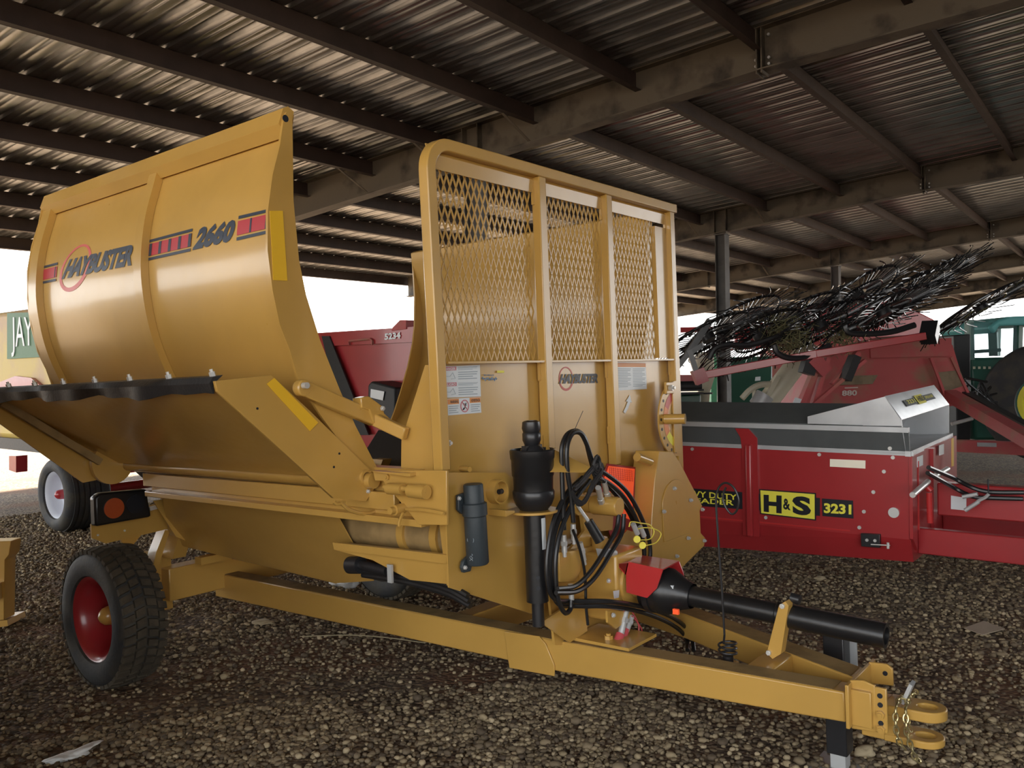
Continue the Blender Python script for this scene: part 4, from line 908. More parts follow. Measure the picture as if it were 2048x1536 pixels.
# ------------------------------------------------------------------ spare drive shaft standing in the holder (own thing)
MW=bp.matrix_world
dsx=thing('drive_shaft','black plastic shielded drive shaft standing upright in the holder on the gold front panel','drive shaft',tuple(MW@V((hx,1.96,.56))))
inv=Matrix.Translation(V(MW@V((hx,1.96,.56)))).inverted()@MW
dsx.matrix_world=Matrix.Translation(V(MW@V((hx,1.96,.56))))
def ds(mb,name,m,parent=None,**k):
    mb.v=[tuple(inv@V(p)) for p in mb.v]; return mb.build(name,m,parent or dsx,**k)
X_,Y_=hx+.005,1.96
zt_=hz
ds(MB().lathe((X_,Y_,.66),(0,0,1),[(0,.030),(0,.043),(zt_-.66+.06,.043)],28),'outer_tube',BLACK)
ds(MB().cyl((X_,Y_,.565),(X_,Y_,.70),.024),'inner_tube',BLACKM)
mb=MB()
for (a,z) in ((3.9,.76),(4.9,.735),(3.9,.72)): mb.cyl((X_+.0425*math.cos(a),Y_+.0425*math.sin(a),z),(X_+.0445*math.cos(a),Y_+.0445*math.sin(a),z),.008,seg=10)
ds(mb,'tube_hole',INK)
bell=ds(MB().lathe((X_,Y_,zt_),(0,0,1),[(.0,.05),(.012,.058),(.025,.070),(.05,.080),(.075,.082),(.082,.078)],36),'ball_joint',BLACKM)
ds(MB().lathe((X_,Y_,zt_),(0,0,1),[(.08,.076),(.135,.078),(.14,.082),(.20,.083),(.205,.086),(.235,.088),(.24,.084),(.205,.080),(.10,.070),(.09,.010)],40),'bell_shield',BLACK)
ds(MB().lathe((X_,Y_,zt_),(0,0,1),[(.12,.03),(.17,.05),(.21,.052),(.24,.045),(.255,.028),(.275,.036),(.30,.036),(.305,.032),(.32,.037),(.345,.034),(.35,.024),(.33,.020),(.30,.020)],28).box((X_-.05,Y_-.012,zt_+.19),(X_+.05,Y_+.012,zt_+.255)),'yoke',BLACKM)
q=[MW@V(p) for p in [(2.582,1.93,0.904),(2.621,1.93,0.901),(2.625,1.93,0.979),(2.587,1.93,0.976)]]
mb=MB(); vs=[]
for zz in (.865,.985):
    for k in range(4): a=4.15+k*.19; vs.append((X_+.0445*math.cos(a+.25),Y_+.0445*math.sin(a+.25),zz))
mb.add(vs,[[k,k+1,k+5,k+4] for k in range(3)]); ds(mb,'white_label',WHITE)

# ==================================================================  RED MANURE SPREADER
ms=thing('manure_spreader','red manure spreader with grey steel top sides and a yellow and black nameplate','farm machine',(5.2,1.25,0))
def S(mb,name,m,parent=None,**k):
    o=parent or ms
    mb.v=[(p[0]-5.2,p[1]-1.25,p[2]) for p in mb.v]; return mb.build(name,m,o,**k)
def St(txt,q,name,m,parent,**k): return text_quad(txt,[V(p)-V((5.2,1.25,0)) for p in q],name,m,parent,**k)
XS=5.2; YB=5.3
sb=S(MB().prism([(XS,1.25,1.065),(XS,YB,1.065),(XS,YB,.56),(XS,1.25,.58)],(.02,0,0)),'side_panel',RED)
S(MB().prism([(XS,1.25,.58),(XS,YB,.56),(XS+.10,YB,.24),(XS+.06,1.25,.44)],(.01,0,0)),'lower_panel',RED)
S(MB().prism([(XS-.004,1.36,.635),(XS-.004,3.2,.585),(XS-.004,3.2,.592),(XS-.004,1.36,.642)],(.003,0,0)),'seam',REDD,sb) if False else None
S(MB().prism([(5.196,2.555,0.594),(5.196,1.586,0.601),(5.196,1.586,0.592),(5.196,2.555,0.584)],(.003,0,0)),'fold_seam',REDB)
S(MB().prism([(XS-.004,1.23,1.06),(XS-.004,YB,1.06),(XS-.004,YB,1.085),(XS-.004,1.23,1.085)],(.01,0,0)),'zinc_trim',GALV)
S(MB().prism([(XS,1.25,1.085),(XS,YB,1.085),(XS-.02,YB,1.20),(XS-.02,1.25,1.20)],(.01,0,0)),'steel_side_extension',GREYS)
S(MB().prism([(XS-.035,1.25,1.195),(XS-.035,YB,1.195),(XS-.035,YB,1.225),(XS-.035,1.25,1.225)],(.04,0,0)),'steel_lip',GALV)
S(MB().prism([(XS-.02,1.5,1.225),(XS-.02,YB,1.225),(XS+.22,YB,1.34),(XS+.22,1.5,1.34)],(0,0,.006)),'sloped_top_sheet',GREYS)
S(MB().box((XS+.22,1.9,1.0),(XS+.24,YB,1.34)),'inner_wall',GREYS)
S(MB().box((XS+1.23,1.30,.5),(XS+1.25,YB,1.06)),'far_side_panel',RED)
# front hood of bright sheet
hood=S(MB().prism([V((5.18,1.825,1.275)),V((5.18,1.375,1.4))+V((0,0,0)),V((5.18,1.287,1.272)),V((5.18,1.287,1.232)),V((5.18,1.825,1.226))],(.008,0,0)),'hood_side',GALV)
a,b,c,d=(5.18,1.375,1.403),(5.18,1.287,1.272),(6.47,1.299,1.296),(6.47,1.392,1.428)
top=[V(a),V(b),V(c),V(d)]
S(MB().prism(top,(0,0,-.006)),'hood_top',GALV)
q=[quadpt([V(b),V(c),V(d),V(a)],u_,v_) for u_,v_ in ((.20,.30),(.80,.30),(.80,.70),(.20,.70))]
off=(0,-.004,.006)
def sflat(qq,name,m,off_): return S(MB().add([V(p)+V(off_) for p in qq],[[0,1,2,3]]),name,m)
sflat(subquad(q,0,.15,1,.85),'hood_decal',GREYS,off); sflat(subquad(q,.36,0,.62,1),'hood_decal',YELL,(0,-.006,.009))
St('3231',subquad(q,.06,.3,.32,.7),'hood_number',YELL,ms,off=(0,-.006,.01)); St('H&S',subquad(q,.40,.2,.60,.8),'hood_lettering',INK,ms,off=(0,-.008,.013)); St('SPREADER',subquad(q,.66,.35,.95,.65),'hood_lettering',YELL,ms,off=(0,-.006,.01))
# hopper mouth under the hood
fl=V((5.18,1.265,1.073)); fr=V((6.47,1.301,1.081))
S(MB().prism([V(b),V((5.18,1.287,1.232)),fl],(.006,0,0)),'mouth_side',GALV)
back=[(5.2,1.62,1.06),(6.47,1.62,1.08),(6.47,1.50,1.36),(5.2,1.50,1.36)]
S(MB().prism(back,(0,.006,0)),'mouth_back',GALV)
S(MB().prism([tuple(fl),tuple(fr),(6.47,1.64,1.07),(5.2,1.64,1.07)],(0,0,.006)),'mouth_floor',GALV)
S(MB().prism([V(c),tuple(fr),(6.47,1.62,1.08),(6.47,1.5,1.36)],(.006,0,0)),'mouth_side',GALV)
S(MB().bar(fl+V((0,-.01,-.0)),fr+V((0,-.01,0)),.03,.03),'mouth_lip',GALV)
# front face
fr2=V((6.22,1.25,1.09))
ff=S(MB().prism([(5.2,1.25,1.065),(6.45,1.25,1.08),(6.45,1.25,.62),(6.3,1.25,.45),(5.27,1.25,.44),(5.21,1.25,.58)],(0,.02,0)),'front_wall',RED)
S(MB().box((5.68,1.23,.5),(5.74,1.25,1.06)),'front_rib',RED)
S(MB().prism([(5.192,1.235,1.06),(5.192,1.235,.585),(5.30,1.235,.50),(5.30,1.235,1.065)],(0,.02,0)),'corner_plate',RED,bevel=.002)
S(MB().box((5.31,1.228,.62),(5.32,1.25,1.02)),'hinge_seam',REDB)
mb=MB()
for a_,b_ in (((4.958,1.18,0.874),(5.311,1.18,0.905)),((5.484,1.18,0.917),(5.818,1.18,0.923))): mb.cyl(a_,b_,.016)
S(mb,'zinc_cylinder_rod',CHROME)
q=[(5.298,1.235,0.985),(5.428,1.235,0.985),(5.431,1.235,1.045),(5.301,1.235,1.045)]; S(MB().prism(q,(0,-.003,0)),'safety_label',WHITE)
q=[(5.853,1.235,1.001),(5.978,1.235,0.999),(5.981,1.235,1.063),(5.856,1.235,1.064)]; S(MB().prism(q,(0,-.003,0)),'safety_label',WHITE)
q=[(6.033,1.2,0.915),(6.092,1.2,0.912),(6.101,1.2,1.093),(6.041,1.2,1.095)]; S(MB().prism(q,(0,-.003,0)),'amber_reflector_bar',REFY)
mb=MB()
for px_ in ((5.387,1.2,0.86),): mb.cyl(px_,V(px_)+V((0,-.02,-.02)),.02)
mb.cyl((5.196,1.15,0.859),(5.212,1.15,0.686),.016); S(mb,'front_jack_rod',REDB)
# external ribs, bolts, nameplate
for (a_,b_) in ((1.0,0),):
    yy=(5.19,2.2,1.053)[1]
    S(MB().prism([(XS,yy-.055,.50),(XS,yy+.055,.50),(XS,yy+.055,1.07),(XS-.005,yy+.06,1.13),(XS-.02,yy+.09,1.19),(XS-.02,yy+.0,1.19),(XS-.005,yy-.05,1.13)],(-.012,0,0)),'side_rib',RED)
    S(MB().box((XS-.045,yy-.02,.50),(XS-.01,yy+.02,1.09)),'side_rib',RED,bevel=.01)
for yy in (3.9,5.1): S(MB().box((XS-.045,yy-.03,.48),(XS,yy+.03,1.09)),'side_rib',RED)
for p in ((5.196,2.606,1.04),(5.196,2.199,1.039),(5.196,1.761,1.044),(5.196,1.389,0.963),(5.196,1.449,0.839),(5.196,1.504,0.719),(5.196,1.531,0.622),(5.196,1.339,1.047),(5.196,2.103,0.627),(5.196,1.355,1.099)):
    S(MB().cyl(p,V(p)+V((-.006,0,0)),.011,seg=12),'panel_bolt',CHROME)
p=(5.196,1.337,0.729); S(MB().cyl(p,V(p)+V((-.012,0,0)),.030,seg=20),'zinc_plug',CHROME)
q=[(5.197,1.699,0.974),(5.197,1.493,0.974),(5.197,1.492,1.022),(5.197,1.698,1.02)]; S(MB().prism(q,(-.002,0,0)),'reflector_strip',PALER)
q=[(5.196,2.613,0.66),(5.196,2.229,0.667),(5.196,2.227,0.777),(5.196,2.61,0.775)]; S(MB().prism(q,(-.002,0,0)),'black_stripe',INK)
q=[(5.196,2.168,0.669),(5.196,1.763,0.669),(5.196,1.761,0.779),(5.196,2.167,0.775)]; S(MB().prism(q,(-.002,0,0)),'black_stripe',INK)
q=[(5.193,2.138,0.647),(5.193,1.786,0.639),(5.193,1.784,0.808),(5.193,2.142,0.806)]; npl=S(MB().prism(q,(-.003,0,0)),'nameplate',INK); S(MB().prism(subquad([V(p) for p in q],.02,.045,.98,.955),(-.0045,0,0)),'nameplate_field',YELL)
def gq(k,o=-.006): return [V(p)+V((o,0,0)) for p in k]
St('H',gq([(5.193,2.114,0.665),(5.193,1.998,0.663),(5.193,1.996,0.776),(5.193,2.113,0.773)]),'nameplate_lettering',INK,ms,bold=.05)
St('&',gq([(5.193,1.988,0.692),(5.193,1.94,0.687),(5.193,1.946,0.758),(5.193,1.987,0.761)]),'nameplate_lettering',INK,ms,bold=.03)
St('S',gq([(5.193,1.928,0.666),(5.193,1.813,0.664),(5.193,1.815,0.781),(5.193,1.93,0.781)]),'nameplate_lettering',INK,ms,bold=.05)
q=[(5.196,1.747,0.67),(5.196,1.565,0.672),(5.196,1.566,0.779),(5.196,1.749,0.777)]; S(MB().prism(q,(-.002,0,0)),'number_plate',INK)
St('3231',gq([(5.193,1.737,0.69),(5.193,1.575,0.695),(5.193,1.574,0.755),(5.193,1.736,0.751)],-.003),'number',YELL,ms,bold=.04)
St('HEAVY DUTY',gq([(5.193,2.733,0.718),(5.193,2.294,0.723),(5.193,2.294,0.759),(5.193,2.732,0.763)],-.003),'lettering',YELL,ms,bold=.02)
St('SPREADER',gq([(5.193,2.733,0.677),(5.193,2.316,0.686),(5.193,2.315,0.722),(5.193,2.733,0.708)],-.003),'lettering',YELL,ms,bold=.02)
q=[(5.17,1.516,0.515),(5.17,1.41,0.519),(5.17,1.411,0.597),(5.17,1.518,0.592)]; S(MB().prism(q,(.03,0,0)),'latch_box',BLACKM,bevel=.003)
for p in ((5.165,1.48,0.558),(5.165,1.435,0.56)): S(MB().cyl(p,V(p)+V((-.006,0,0)),.009,seg=12),'latch_bolt',CHROME)
S(MB().cyl((5.16,1.457,0.536),(5.16,1.352,0.542),.004).cyl((5.16,1.363,0.558),(5.16,1.363,0.523),.008),'latch_rod',CHROME)
# tongue of the spreader, leaving the frame to the right
S(MB().box((5.36,-2.6,.47),(5.42,1.25,.62)),'tongue_beam',RED,bevel=.006)
S(MB().box((6.0,-2.6,.47),(6.06,1.25,.62)),'tongue_beam',RED,bevel=.006)
S(MB().box((5.62,-2.6,.66),(5.72,1.20,.86)),'hitch_pole',RED,bevel=.01)
q=[(5.615,1.122,0.707),(5.615,1.039,0.706),(5.615,1.038,0.78),(5.615,1.121,0.789)]; S(MB().prism(q,(-.003,0,0)),'safety_label',WHITE)
S(MB().cyl((5.9,.35,.62),(5.9,.35,.72),.04),'tongue_post',RED)
p0=[(5.191,1.15,1.001),(5.55,1.099,0.906),(5.55,0.994,0.854),(5.55,0.904,0.835),(5.55,0.733,0.845)]
hs=S(MB().tube(p0,.013,8,smooth_path=6),'hydraulic_hose',HOSE)
S(MB().tube([V(p)+V((-.02,0,-.02)) for p in ((5.191,1.15,0.992),(5.55,1.1,0.876),(5.55,0.994,0.825),(5.55,0.904,0.823),(5.55,0.734,0.831))],.013,8,smooth_path=6),'hydraulic_hose',HOSE)
S(MB().cyl((5.5,1.038,0.802),(5.5,0.959,0.825),.012).cyl((5.5,1.025,0.724),(5.5,0.952,0.782),.012).tube([(5.5,0.96,0.782),(5.5,0.916,0.811),(5.5,0.901,0.83)],.010,6),'hose_end',ZINC)
S(MB().cyl((5.5,0.905,0.916),(5.5,0.903,0.838),.004),'cable_tie',INK)
for sx in (5.02,6.42):
    pass
mb,t=wheel_mb((5.75,5.2,.45),(1,0,0),.45,.22,.3,0); S(MB().box((5.3,5.1,.40),(6.2,5.3,.5)),'axle',RED)
for sx in (5.40,6.05):
    w1,_=wheel_mb((sx,4.9,.42),(1,0,0),.42,.2,.26); o=S(w1,'wheel',TYRE)
    S(MB().lathe((sx,4.9,.42),(1,0,0),[(-.1,.21),(-.08,.20),(-.02,.12),(-.02,.0005)],28),'rim',RED,o).location=(0,0,0)

# ==================================================================  WHEEL RAKE (black finger wheels folded up behind the spreader)
RK=V((9.2,6.2,0))
def DPT(p): return V(p)
rk=thing('wheel_rake','red folded hay rake carrying many black wire finger wheels behind the spreader','farm machine',tuple(RK))
def K(mb,name,m,parent=None,**k):
    mb.v=[tuple(V(p)-RK) for p in mb.v]; return mb.build(name,m,parent or rk,**k)
def fwheel(c,major,minor,Rr,seed,tin=44):
    """finger wheel: c centre, major/minor = two unit vectors spanning the wheel plane"""
    rnd=random.Random(seed); c=V(c); a_=V(major).normalized(); b_=V(minor); b_=(b_-a_*b_.dot(a_)).normalized(); nrm=a_.cross(b_)
    pt=lambda r,t,h=0: c+(a_*math.cos(t)+b_*math.sin(t))*r+nrm*h
    o=K(MB().tube([pt(Rr*.68,2*PI*k/48) for k in range(48)],.016,8,closed=True),'finger_wheel',TINE)
    K(MB().tube([pt(Rr*.40,2*PI*k/36,.02) for k in range(36)],.011,6,closed=True),'inner_hoop',TINE,o)
    mb=MB(); mb.cyl(pt(0,0,-.05),pt(0,0,.05),.07,seg=16)
    K(mb,'hub',BLACKM,o)
    mb=MB()
    for k in range(tin):
        t=2*PI*k/tin+rnd.uniform(-.03,.03); dt=rnd.uniform(.30,.42)
        pts=[pt(.10,t,.0),pt(Rr*.40,t+.03,.02),pt(Rr*.68,t+.06,.02),pt(Rr*.86,t+.10,.03),pt(Rr*(1.04+rnd.uniform(-.04,.06)),t+dt*.75,.05+rnd.uniform(-.03,.05))]
        mb.tube(pts,.0062,4,smooth_path=2)
    K(mb,'tines',TINE,o)
    return o
# wheel axes in the picture: long axis up to the right, strongly foreshortened
rt=V(R[0][0:1]+[R[1][0],R[2][0]]); up_=V((R[0][1],R[1][1],R[2][1])); bk=V((R[0][2],R[1][2],R[2][2]))
CW=[(7.97,3.81,1.885),(8.465,3.676,2.054),(8.011,3.276,1.865),(8.726,3.189,2.079),(8.278,2.783,1.956),(9.031,2.652,2.275),(8.552,2.283,2.072),(9.247,2.062,2.336),(8.873,2.205,2.187),(10.034,1.71,2.148)]
AN=[.42,.40,.36,.42,.38,.48,.40,.52,.46,.46]
for i,(c,an) in enumerate(zip(CW,AN)):
    maj=(rt*math.cos(an)+up_*math.sin(an)); tilt=.30+.06*(i%3)
    mi=(bk*math.cos(tilt)+(-rt*math.sin(an)+up_*math.cos(an))*math.sin(tilt))
    fwheel(c,maj,mi,.66,i+3)
# carrying arms and beams
mb=MB(); mb.bar((7.537,3.698,1.489),(8.069,2.716,1.684),.09,.075); mb.bar((8.039,2.753,1.676),(8.58,1.919,1.821),.08,.07); K(mb,'lower_beam',RED,bevel=.006)
mb=MB(); mb.bar((7.506,3.736,1.466),(7.574,3.653,1.507),.12,.14); K(mb,'beam_end',RED)
mb=MB(); mb.bar((7.567,3.671,1.787),(7.49,3.765,1.717),.05,.05); mb.bar((7.619,3.613,2.026),(7.474,3.784,1.703),.05,.06); mb.bar((7.484,3.773,1.741),(7.528,3.709,1.489),.06,.05); mb.bar((7.49,3.765,1.732),(7.395,3.879,1.551),.05,.05); K(mb,'swing_arm',BLACKM)
for pp in ([(7.417,3.534,1.65),(7.455,3.489,1.743),(7.529,3.397,1.778),(7.661,3.231,1.773),(7.839,3.01,1.852)],[(7.801,3.055,1.769),(7.82,3.029,1.693),(7.892,2.937,1.643),(8.009,2.79,1.658),(8.13,2.642,1.757)],[(8.219,2.539,1.99),(8.227,2.524,1.886),(8.309,2.421,1.855),(8.485,2.2,1.868),(8.633,2.016,1.929)]):
    K(MB().tube(pp,.028,8,smooth_path=6),'spring_arm',BLACKM)
mb=MB(); mb.bar((8.168,2.75,1.642),(8.036,2.901,1.184),.10,.05); mb.bar((8.213,2.695,1.636),(8.11,2.808,1.182),.07,.04); mb.bar((8.395,2.467,1.682),(8.235,2.658,1.378),.08,.05); mb.bar((8.331,2.385,1.609),(7.995,2.792,1.173),.05,.03); K(mb,'upright_lever',REDD)
mb=MB(); mb.bar((8.065,2.8,1.639),(8.143,2.697,1.499),.16,.12); K(mb,'pivot_block',RED)
mb=MB(); mb.bar((8.273,2.459,1.649),(8.208,2.533,1.425),.14,.07); mb.bar((8.058,2.808,1.611),(8.031,2.838,1.489),.12,.12); K(mb,'black_bracket',BLACKM)
q=[(7.838,2.91,1.194),(7.881,2.855,1.192),(7.898,2.836,1.257),(7.861,2.884,1.273)]; K(MB().prism(q,(-.003,-.003,0)),'safety_label',WHITE)
mb=MB()
for k in range(260):
    c=V((8.031,3.01,1.874))+V((random.gauss(0,.10),random.gauss(0,.10),random.gauss(0,.09))); d_=V((random.gauss(0,1),random.gauss(0,1),random.gauss(0,1))).normalized()*random.uniform(.04,.12)
    mb.tube([c-d_,c+d_*.2+V((0,0,random.uniform(-.02,.02))),c+d_],.0035,3)
hy=K(mb,'hay_tuft',HAY); hy['kind']='stuff'
mb=MB()
for k in range(120):
    c=V((8.304,2.586,1.814))+V((random.gauss(0,.08),random.gauss(0,.08),random.gauss(0,.06))); d_=V((random.gauss(0,1),random.gauss(0,1),random.gauss(0,1))).normalized()*random.uniform(.04,.10)
    mb.tube([c-d_,c+d_],.003,3)
hy=K(mb,'hay_tuft',HAY); hy['kind']='stuff'
K(MB().bar((8.727,1.898,1.926),(8.597,1.897,1.783),.14,.12),'centre_clamp',BLACKM)
lg=V((8.227,2.676,1.616)); K(MB().bar(lg,(lg.x,lg.y,0),.08,.08),'rake_leg',RED)

# ==================================================================  RED MACHINE WITH 880 ON IT
om=V((10.4,5.6,0)); r8=thing('hay_machine','dusty red hay machine numbered 880 with a sloping dusty chute on its right end','farm machine',tuple(om))
def E8(mb,name,m,parent=None,**k):
    mb.v=[tuple(V(p)-om) for p in mb.v]; return mb.build(name,m,parent or r8,**k)
bkd=-bk
bkh=V((bkd.x,bkd.y,0)).normalized()
E8(MB().prism([(10.488,3.531,1.667),(11.258,2.573,1.91),(11.502,2.263,1.767),(11.598,2.121,1.152),(11.48,2.266,1.021),(10.619,3.343,0.909),(10.314,3.725,0.92)],bkh*1.2),'body',REDD)
E8(MB().prism([(11.282,2.469,1.614),(11.445,2.264,1.608),(11.554,2.113,1.184),(11.419,2.28,1.097)],bkh*.05),'sloping_chute',REDD)
E8(MB().prism([(11.305,2.387,1.436),(11.472,2.177,1.46),(11.512,2.121,1.277),(11.332,2.345,1.192)],bkh*.02),'dust_patch',DUST)
E8(MB().prism([(10.6,3.271,1.417),(10.85,2.957,1.421),(10.805,3.01,1.313),(10.559,3.319,1.309)],bkh*.02),'dust_patch',DUST)
E8(MB().prism([(10.833,3.04,1.849),(11.453,2.263,1.852),(11.446,2.264,1.633),(10.834,3.032,1.629)],bkh*.05),'upper_beam',REDD)
text_quad('880',[V(p)-om for p in [(10.59,3.307,1.174),(10.704,3.164,1.176),(10.706,3.163,1.243),(10.592,3.306,1.241)]],'number',FADEI,r8,bold=.03)
E8(MB().prism([(10.616,3.278,1.265),(10.715,3.154,1.267),(10.715,3.154,1.279),(10.616,3.278,1.277)],bkh*.01),'decal_line',FADEI)
mb=MB(); mb.bar((11.244,2.245,1.165),(8.92,0.975,0.748),.14,.12); E8(mb,'draw_arm',REDD)
mb=MB(); mb.bar((11.579,2.145,1.152),(9.627,1.052,0.79),.10,.10); E8(mb,'dark_cylinder',DARK)
E8(MB().cyl((11.135,2.21,0.825),(11.292,2.015,0.885),.022),'zinc_rod',CHROME)
E8(MB().bar((11.115,2.422,1.614),(11.217,2.278,1.118),.025,.03).bar((11.376,2.256,1.621),(11.491,2.096,1.18),.025,.03),'edge_trim',REDD)
mb=MB(); mb.prism([(9.814,1.94,0.752),(10.513,1.06,0.686),(10.509,1.06,0.545),(9.81,1.94,0.631)],bkh*.15); E8(mb,'ground_beam',REDD)
E8(MB().prism([(9.952,1.732,0.68),(10.076,1.576,0.671),(10.077,1.576,0.713),(9.954,1.731,0.722)],bkh*.01),'badge',GALV)
text_quad('Gear',[V(p)-om for p in [(9.979,1.667,0.686),(10.05,1.577,0.678),(10.051,1.577,0.709),(9.98,1.666,0.717)]],'badge_lettering',INK,r8) if False else None
for px_ in (0,):
    w1,_=wheel_mb(V((11.457,3.101,1.153))*1.0+V((0,0,-.9)),(1,0,0),.42,.2,.25); E8(w1,'wheel',TYRE)

# ==================================================================  further red drill behind the rake
o2=V((15,9.5,0)); rd=thing('grain_drill','dark red machine with long hopper in the background behind the rake wheels','farm machine',tuple(o2))
def E2(mb,name,m,parent=None,**k):
    mb.v=[tuple(V(p)-o2) for p in mb.v]; return mb.build(name,m,parent or rd,**k)
E2(MB().prism([(18.757,8.269,2.496),(19.993,6.72,2.547),(19.976,6.722,1.965),(18.739,8.271,1.89)],bkh*1.2),'hopper',RED,bevel=.03)
E2(MB().prism([(19.496,6.549,2.807),(20.562,5.217,2.942),(21.114,4.508,2.469),(21.097,4.51,1.901),(19.468,6.553,1.843)],bkh*1.2),'hopper_end',RED,bevel=.03)
E2(MB().bar((17.774,9.178,2.375),(19.212,7.374,2.384),.12,.12),'marker_arm',RED)
E2(MB().prism([(18.858,7.479,1.868),(19.286,6.944,1.911),(19.228,6.951,-0.063),(18.802,7.486,-0.048)],bkh*.8),'frame',REDD)
mb=MB()
for k in range(10): mb.bar((18.674,7.548,1.802),V((18.657,7.534,0.734))+V((.14*k,.0,0)),.02,.02)
E2(mb,'opener_bar',CREAM)
for px_ in (1,2):
    w1,_=wheel_mb(V((19.463,7.018,1.165))*1.0+V((px_*1.4-2.2,.6,-.75)),(1,0,0),.45,.2,.3); E2(w1,'wheel',TYRE)

# green planter box with cream letters
o3=V((12,8,0)); gp=thing('green_seed_box','dark green farm implement box with cream lettering behind the steel column','farm machine',tuple(o3))
def E3(mb,name,m,parent=None,**k):
    mb.v=[tuple(V(p)-o3) for p in mb.v]; return mb.build(name,m,parent or gp,**k)
E3(MB().prism([(16.366,7.553,1.711),(17.04,6.707,1.719),(16.988,6.713,-0.051),(16.314,7.559,-0.048)],bkh*.9),'box',GREEN,bevel=.03)
text_quad('ry',[V(p)-o3 for p in [(16.431,7.38,1.399),(16.489,7.307,1.397),(16.492,7.307,1.51),(16.435,7.379,1.512)]],'lettering',CREAM,gp)
E3(MB().prism([(16.704,6.951,1.215),(16.775,6.863,1.223),(16.777,6.862,1.304),(16.713,6.942,1.296)],bkh*.01),'white_label',WHITE)
E3(MB().prism([(16.063,7.617,1.867),(16.145,7.513,1.864),(16.089,7.52,-0.048),(16.026,7.6,-0.046)],bkh*.3),'light_green_panel',GREENL)
mb=MB()
for (a,b) in (((16.399,7.188,1.652),(16.469,7.1,1.66)),): mb.bar(a,b,.02,.03)
for z_ in (720,735,748): mb.bar((16.57,7.133,1.649),(16.621,7.069,1.648),.01,.02)
mb.v=[tuple(V(p)-o3) for p in mb.v]; build_each(mb,'vent',GREENL,gp)
# cream auger
o4=V((10.5,6.8,0)); ag=thing('grain_auger','cream auger tube leaning over to the right behind the grey spreader side','auger',tuple(o4))
def E4(mb,name,m,parent=None,**k):
    mb.v=[tuple(V(p)-o4) for p in mb.v]; return mb.build(name,m,parent or ag,**k)
E4(MB().cyl((8.902,3.887,0.78),(9.421,3.269,1.786),.115,seg=24),'tube',CREAM)
E4(MB().tube([(8.881,3.848,1.213),(8.939,3.778,1.304),(9.009,3.692,1.357),(9.095,3.585,1.365)],.035,8,smooth_path=5).cyl((8.967,3.744,1.314),(8.959,3.745,1.056),.02).bar((8.99,3.63,1.193),(9.086,3.518,1.453),.05,.05),'bracket',CREAM)
E4(MB().cyl((8.937,3.695,1.129),(8.992,3.63,1.248),.10,seg=12),'spring_hanger',ZINC)
E4(MB().bar((8.902,3.887,0.78),V((8.902,3.887,0.78))*1.0+V((0,0,-.55)),.12,.12),'foot',DARK)
o5=V((11,8,0)); hp5=thing('seed_hopper','cream plastic hopper tapering down to a spout, left of the tall steel column','hopper',tuple(o5))
def E5(mb,name,m,parent=None,**k):
    mb.v=[tuple(V(p)-o5) for p in mb.v]; return mb.build(name,m,parent or hp5,**k)
c=V((9.787,4.735,1.748)); d2=V((9.793,4.717,1.417)); d3=V((9.795,4.708,1.243)); d4=V((9.832,4.655,1.054))
E5(MB().lathe(c,(0,0,-1),[(0,.0005),(0,.125),((c-d2).length,.125),((c-d3).length,.07),((c-d3).length+.22,.05),((c-d3).length+.24,.0005)],28),'barrel',CREAM)
E5(MB().ring(d3,(0,0,-1),.075,.05,.02),'hose_clamp',INK)
E5(MB().cyl(tuple(V(d4)-V((0,0,.02))),(d4.x,d4.y,0),.04),'stand_pipe',DARK)
# dark green baler low at left of hopper
o6=V((10.5,8,0)); gb6=thing('green_implement','low dark green implement with a black roller behind the dial end of the gold machine','farm machine',tuple(o6))
def E6(mb,name,m,parent=None,**k):
    mb.v=[tuple(V(p)-o6) for p in mb.v]; return mb.build(name,m,parent or gb6,**k)
E6(MB().prism([(9.197,4.817,1.234),(9.384,4.582,1.24),(9.363,4.584,0.538),(9.177,4.819,0.545)],bkh*.5),'body',GREEN,bevel=.02)
E6(MB().cyl((8.994,4.754,1.343),(9.203,4.492,1.342),.06),'roller',DARK)
E6(MB().bar((9.108,4.769,1.298),(9.294,4.537,1.297),.3,.02).bar((9.107,4.769,1.256),(9.292,4.537,1.256),.3,.02),'slat',DARK)
E6(MB().prism([(9.403,4.886,1.471),(9.529,4.728,1.467),(9.542,4.71,1.393),(9.412,4.872,1.385)],bkh*.3),'red_cover',REDB)

# ==================================================================  GREEN TRACTOR at the right edge
o7=V((14.5,4.2,0)); tr=thing('tractor','green tractor with glass cab and teal roof parked against the bright opening','tractor',tuple(o7))
def E7(mb,name,m,parent=None,**k):
    mb.v=[tuple(V(p)-o7) for p in mb.v]; return mb.build(name,m,parent or tr,**k)
E7(MB().prism([(13.979,2.519,1.6),(14.85,1.426,1.6),(14.814,1.431,0.365),(13.989,2.466,0.393)],bkh*1.6),'engine_body',GREENT,bevel=.04)
E7(MB().prism([(13.732,2.68,1.941),(13.887,2.486,1.95),(13.841,2.492,0.404),(13.718,2.646,0.409)],bkh*.5),'side_tank',DARK,bevel=.02)
mb=MB()
for a,b in (((13.978,2.519,1.571),(13.986,2.529,2.159)),((14.414,1.973,1.593),(14.44,1.959,2.144)),((14.477,1.573,1.583),(14.492,1.571,2.126)),((15.924,2.486,1.622),(15.952,2.471,2.214))): mb.bar(a,b,.09,.09)
mb.bar((13.982,2.519,1.688),(14.257,2.174,1.709),.06,.05); mb.bar((14.654,2.315,1.622),(14.655,2.325,1.979),.08,.12)
mb.v=[tuple(V(p)-o7) for p in mb.v]; build_each(mb,'cab_post',GREENT,tr)
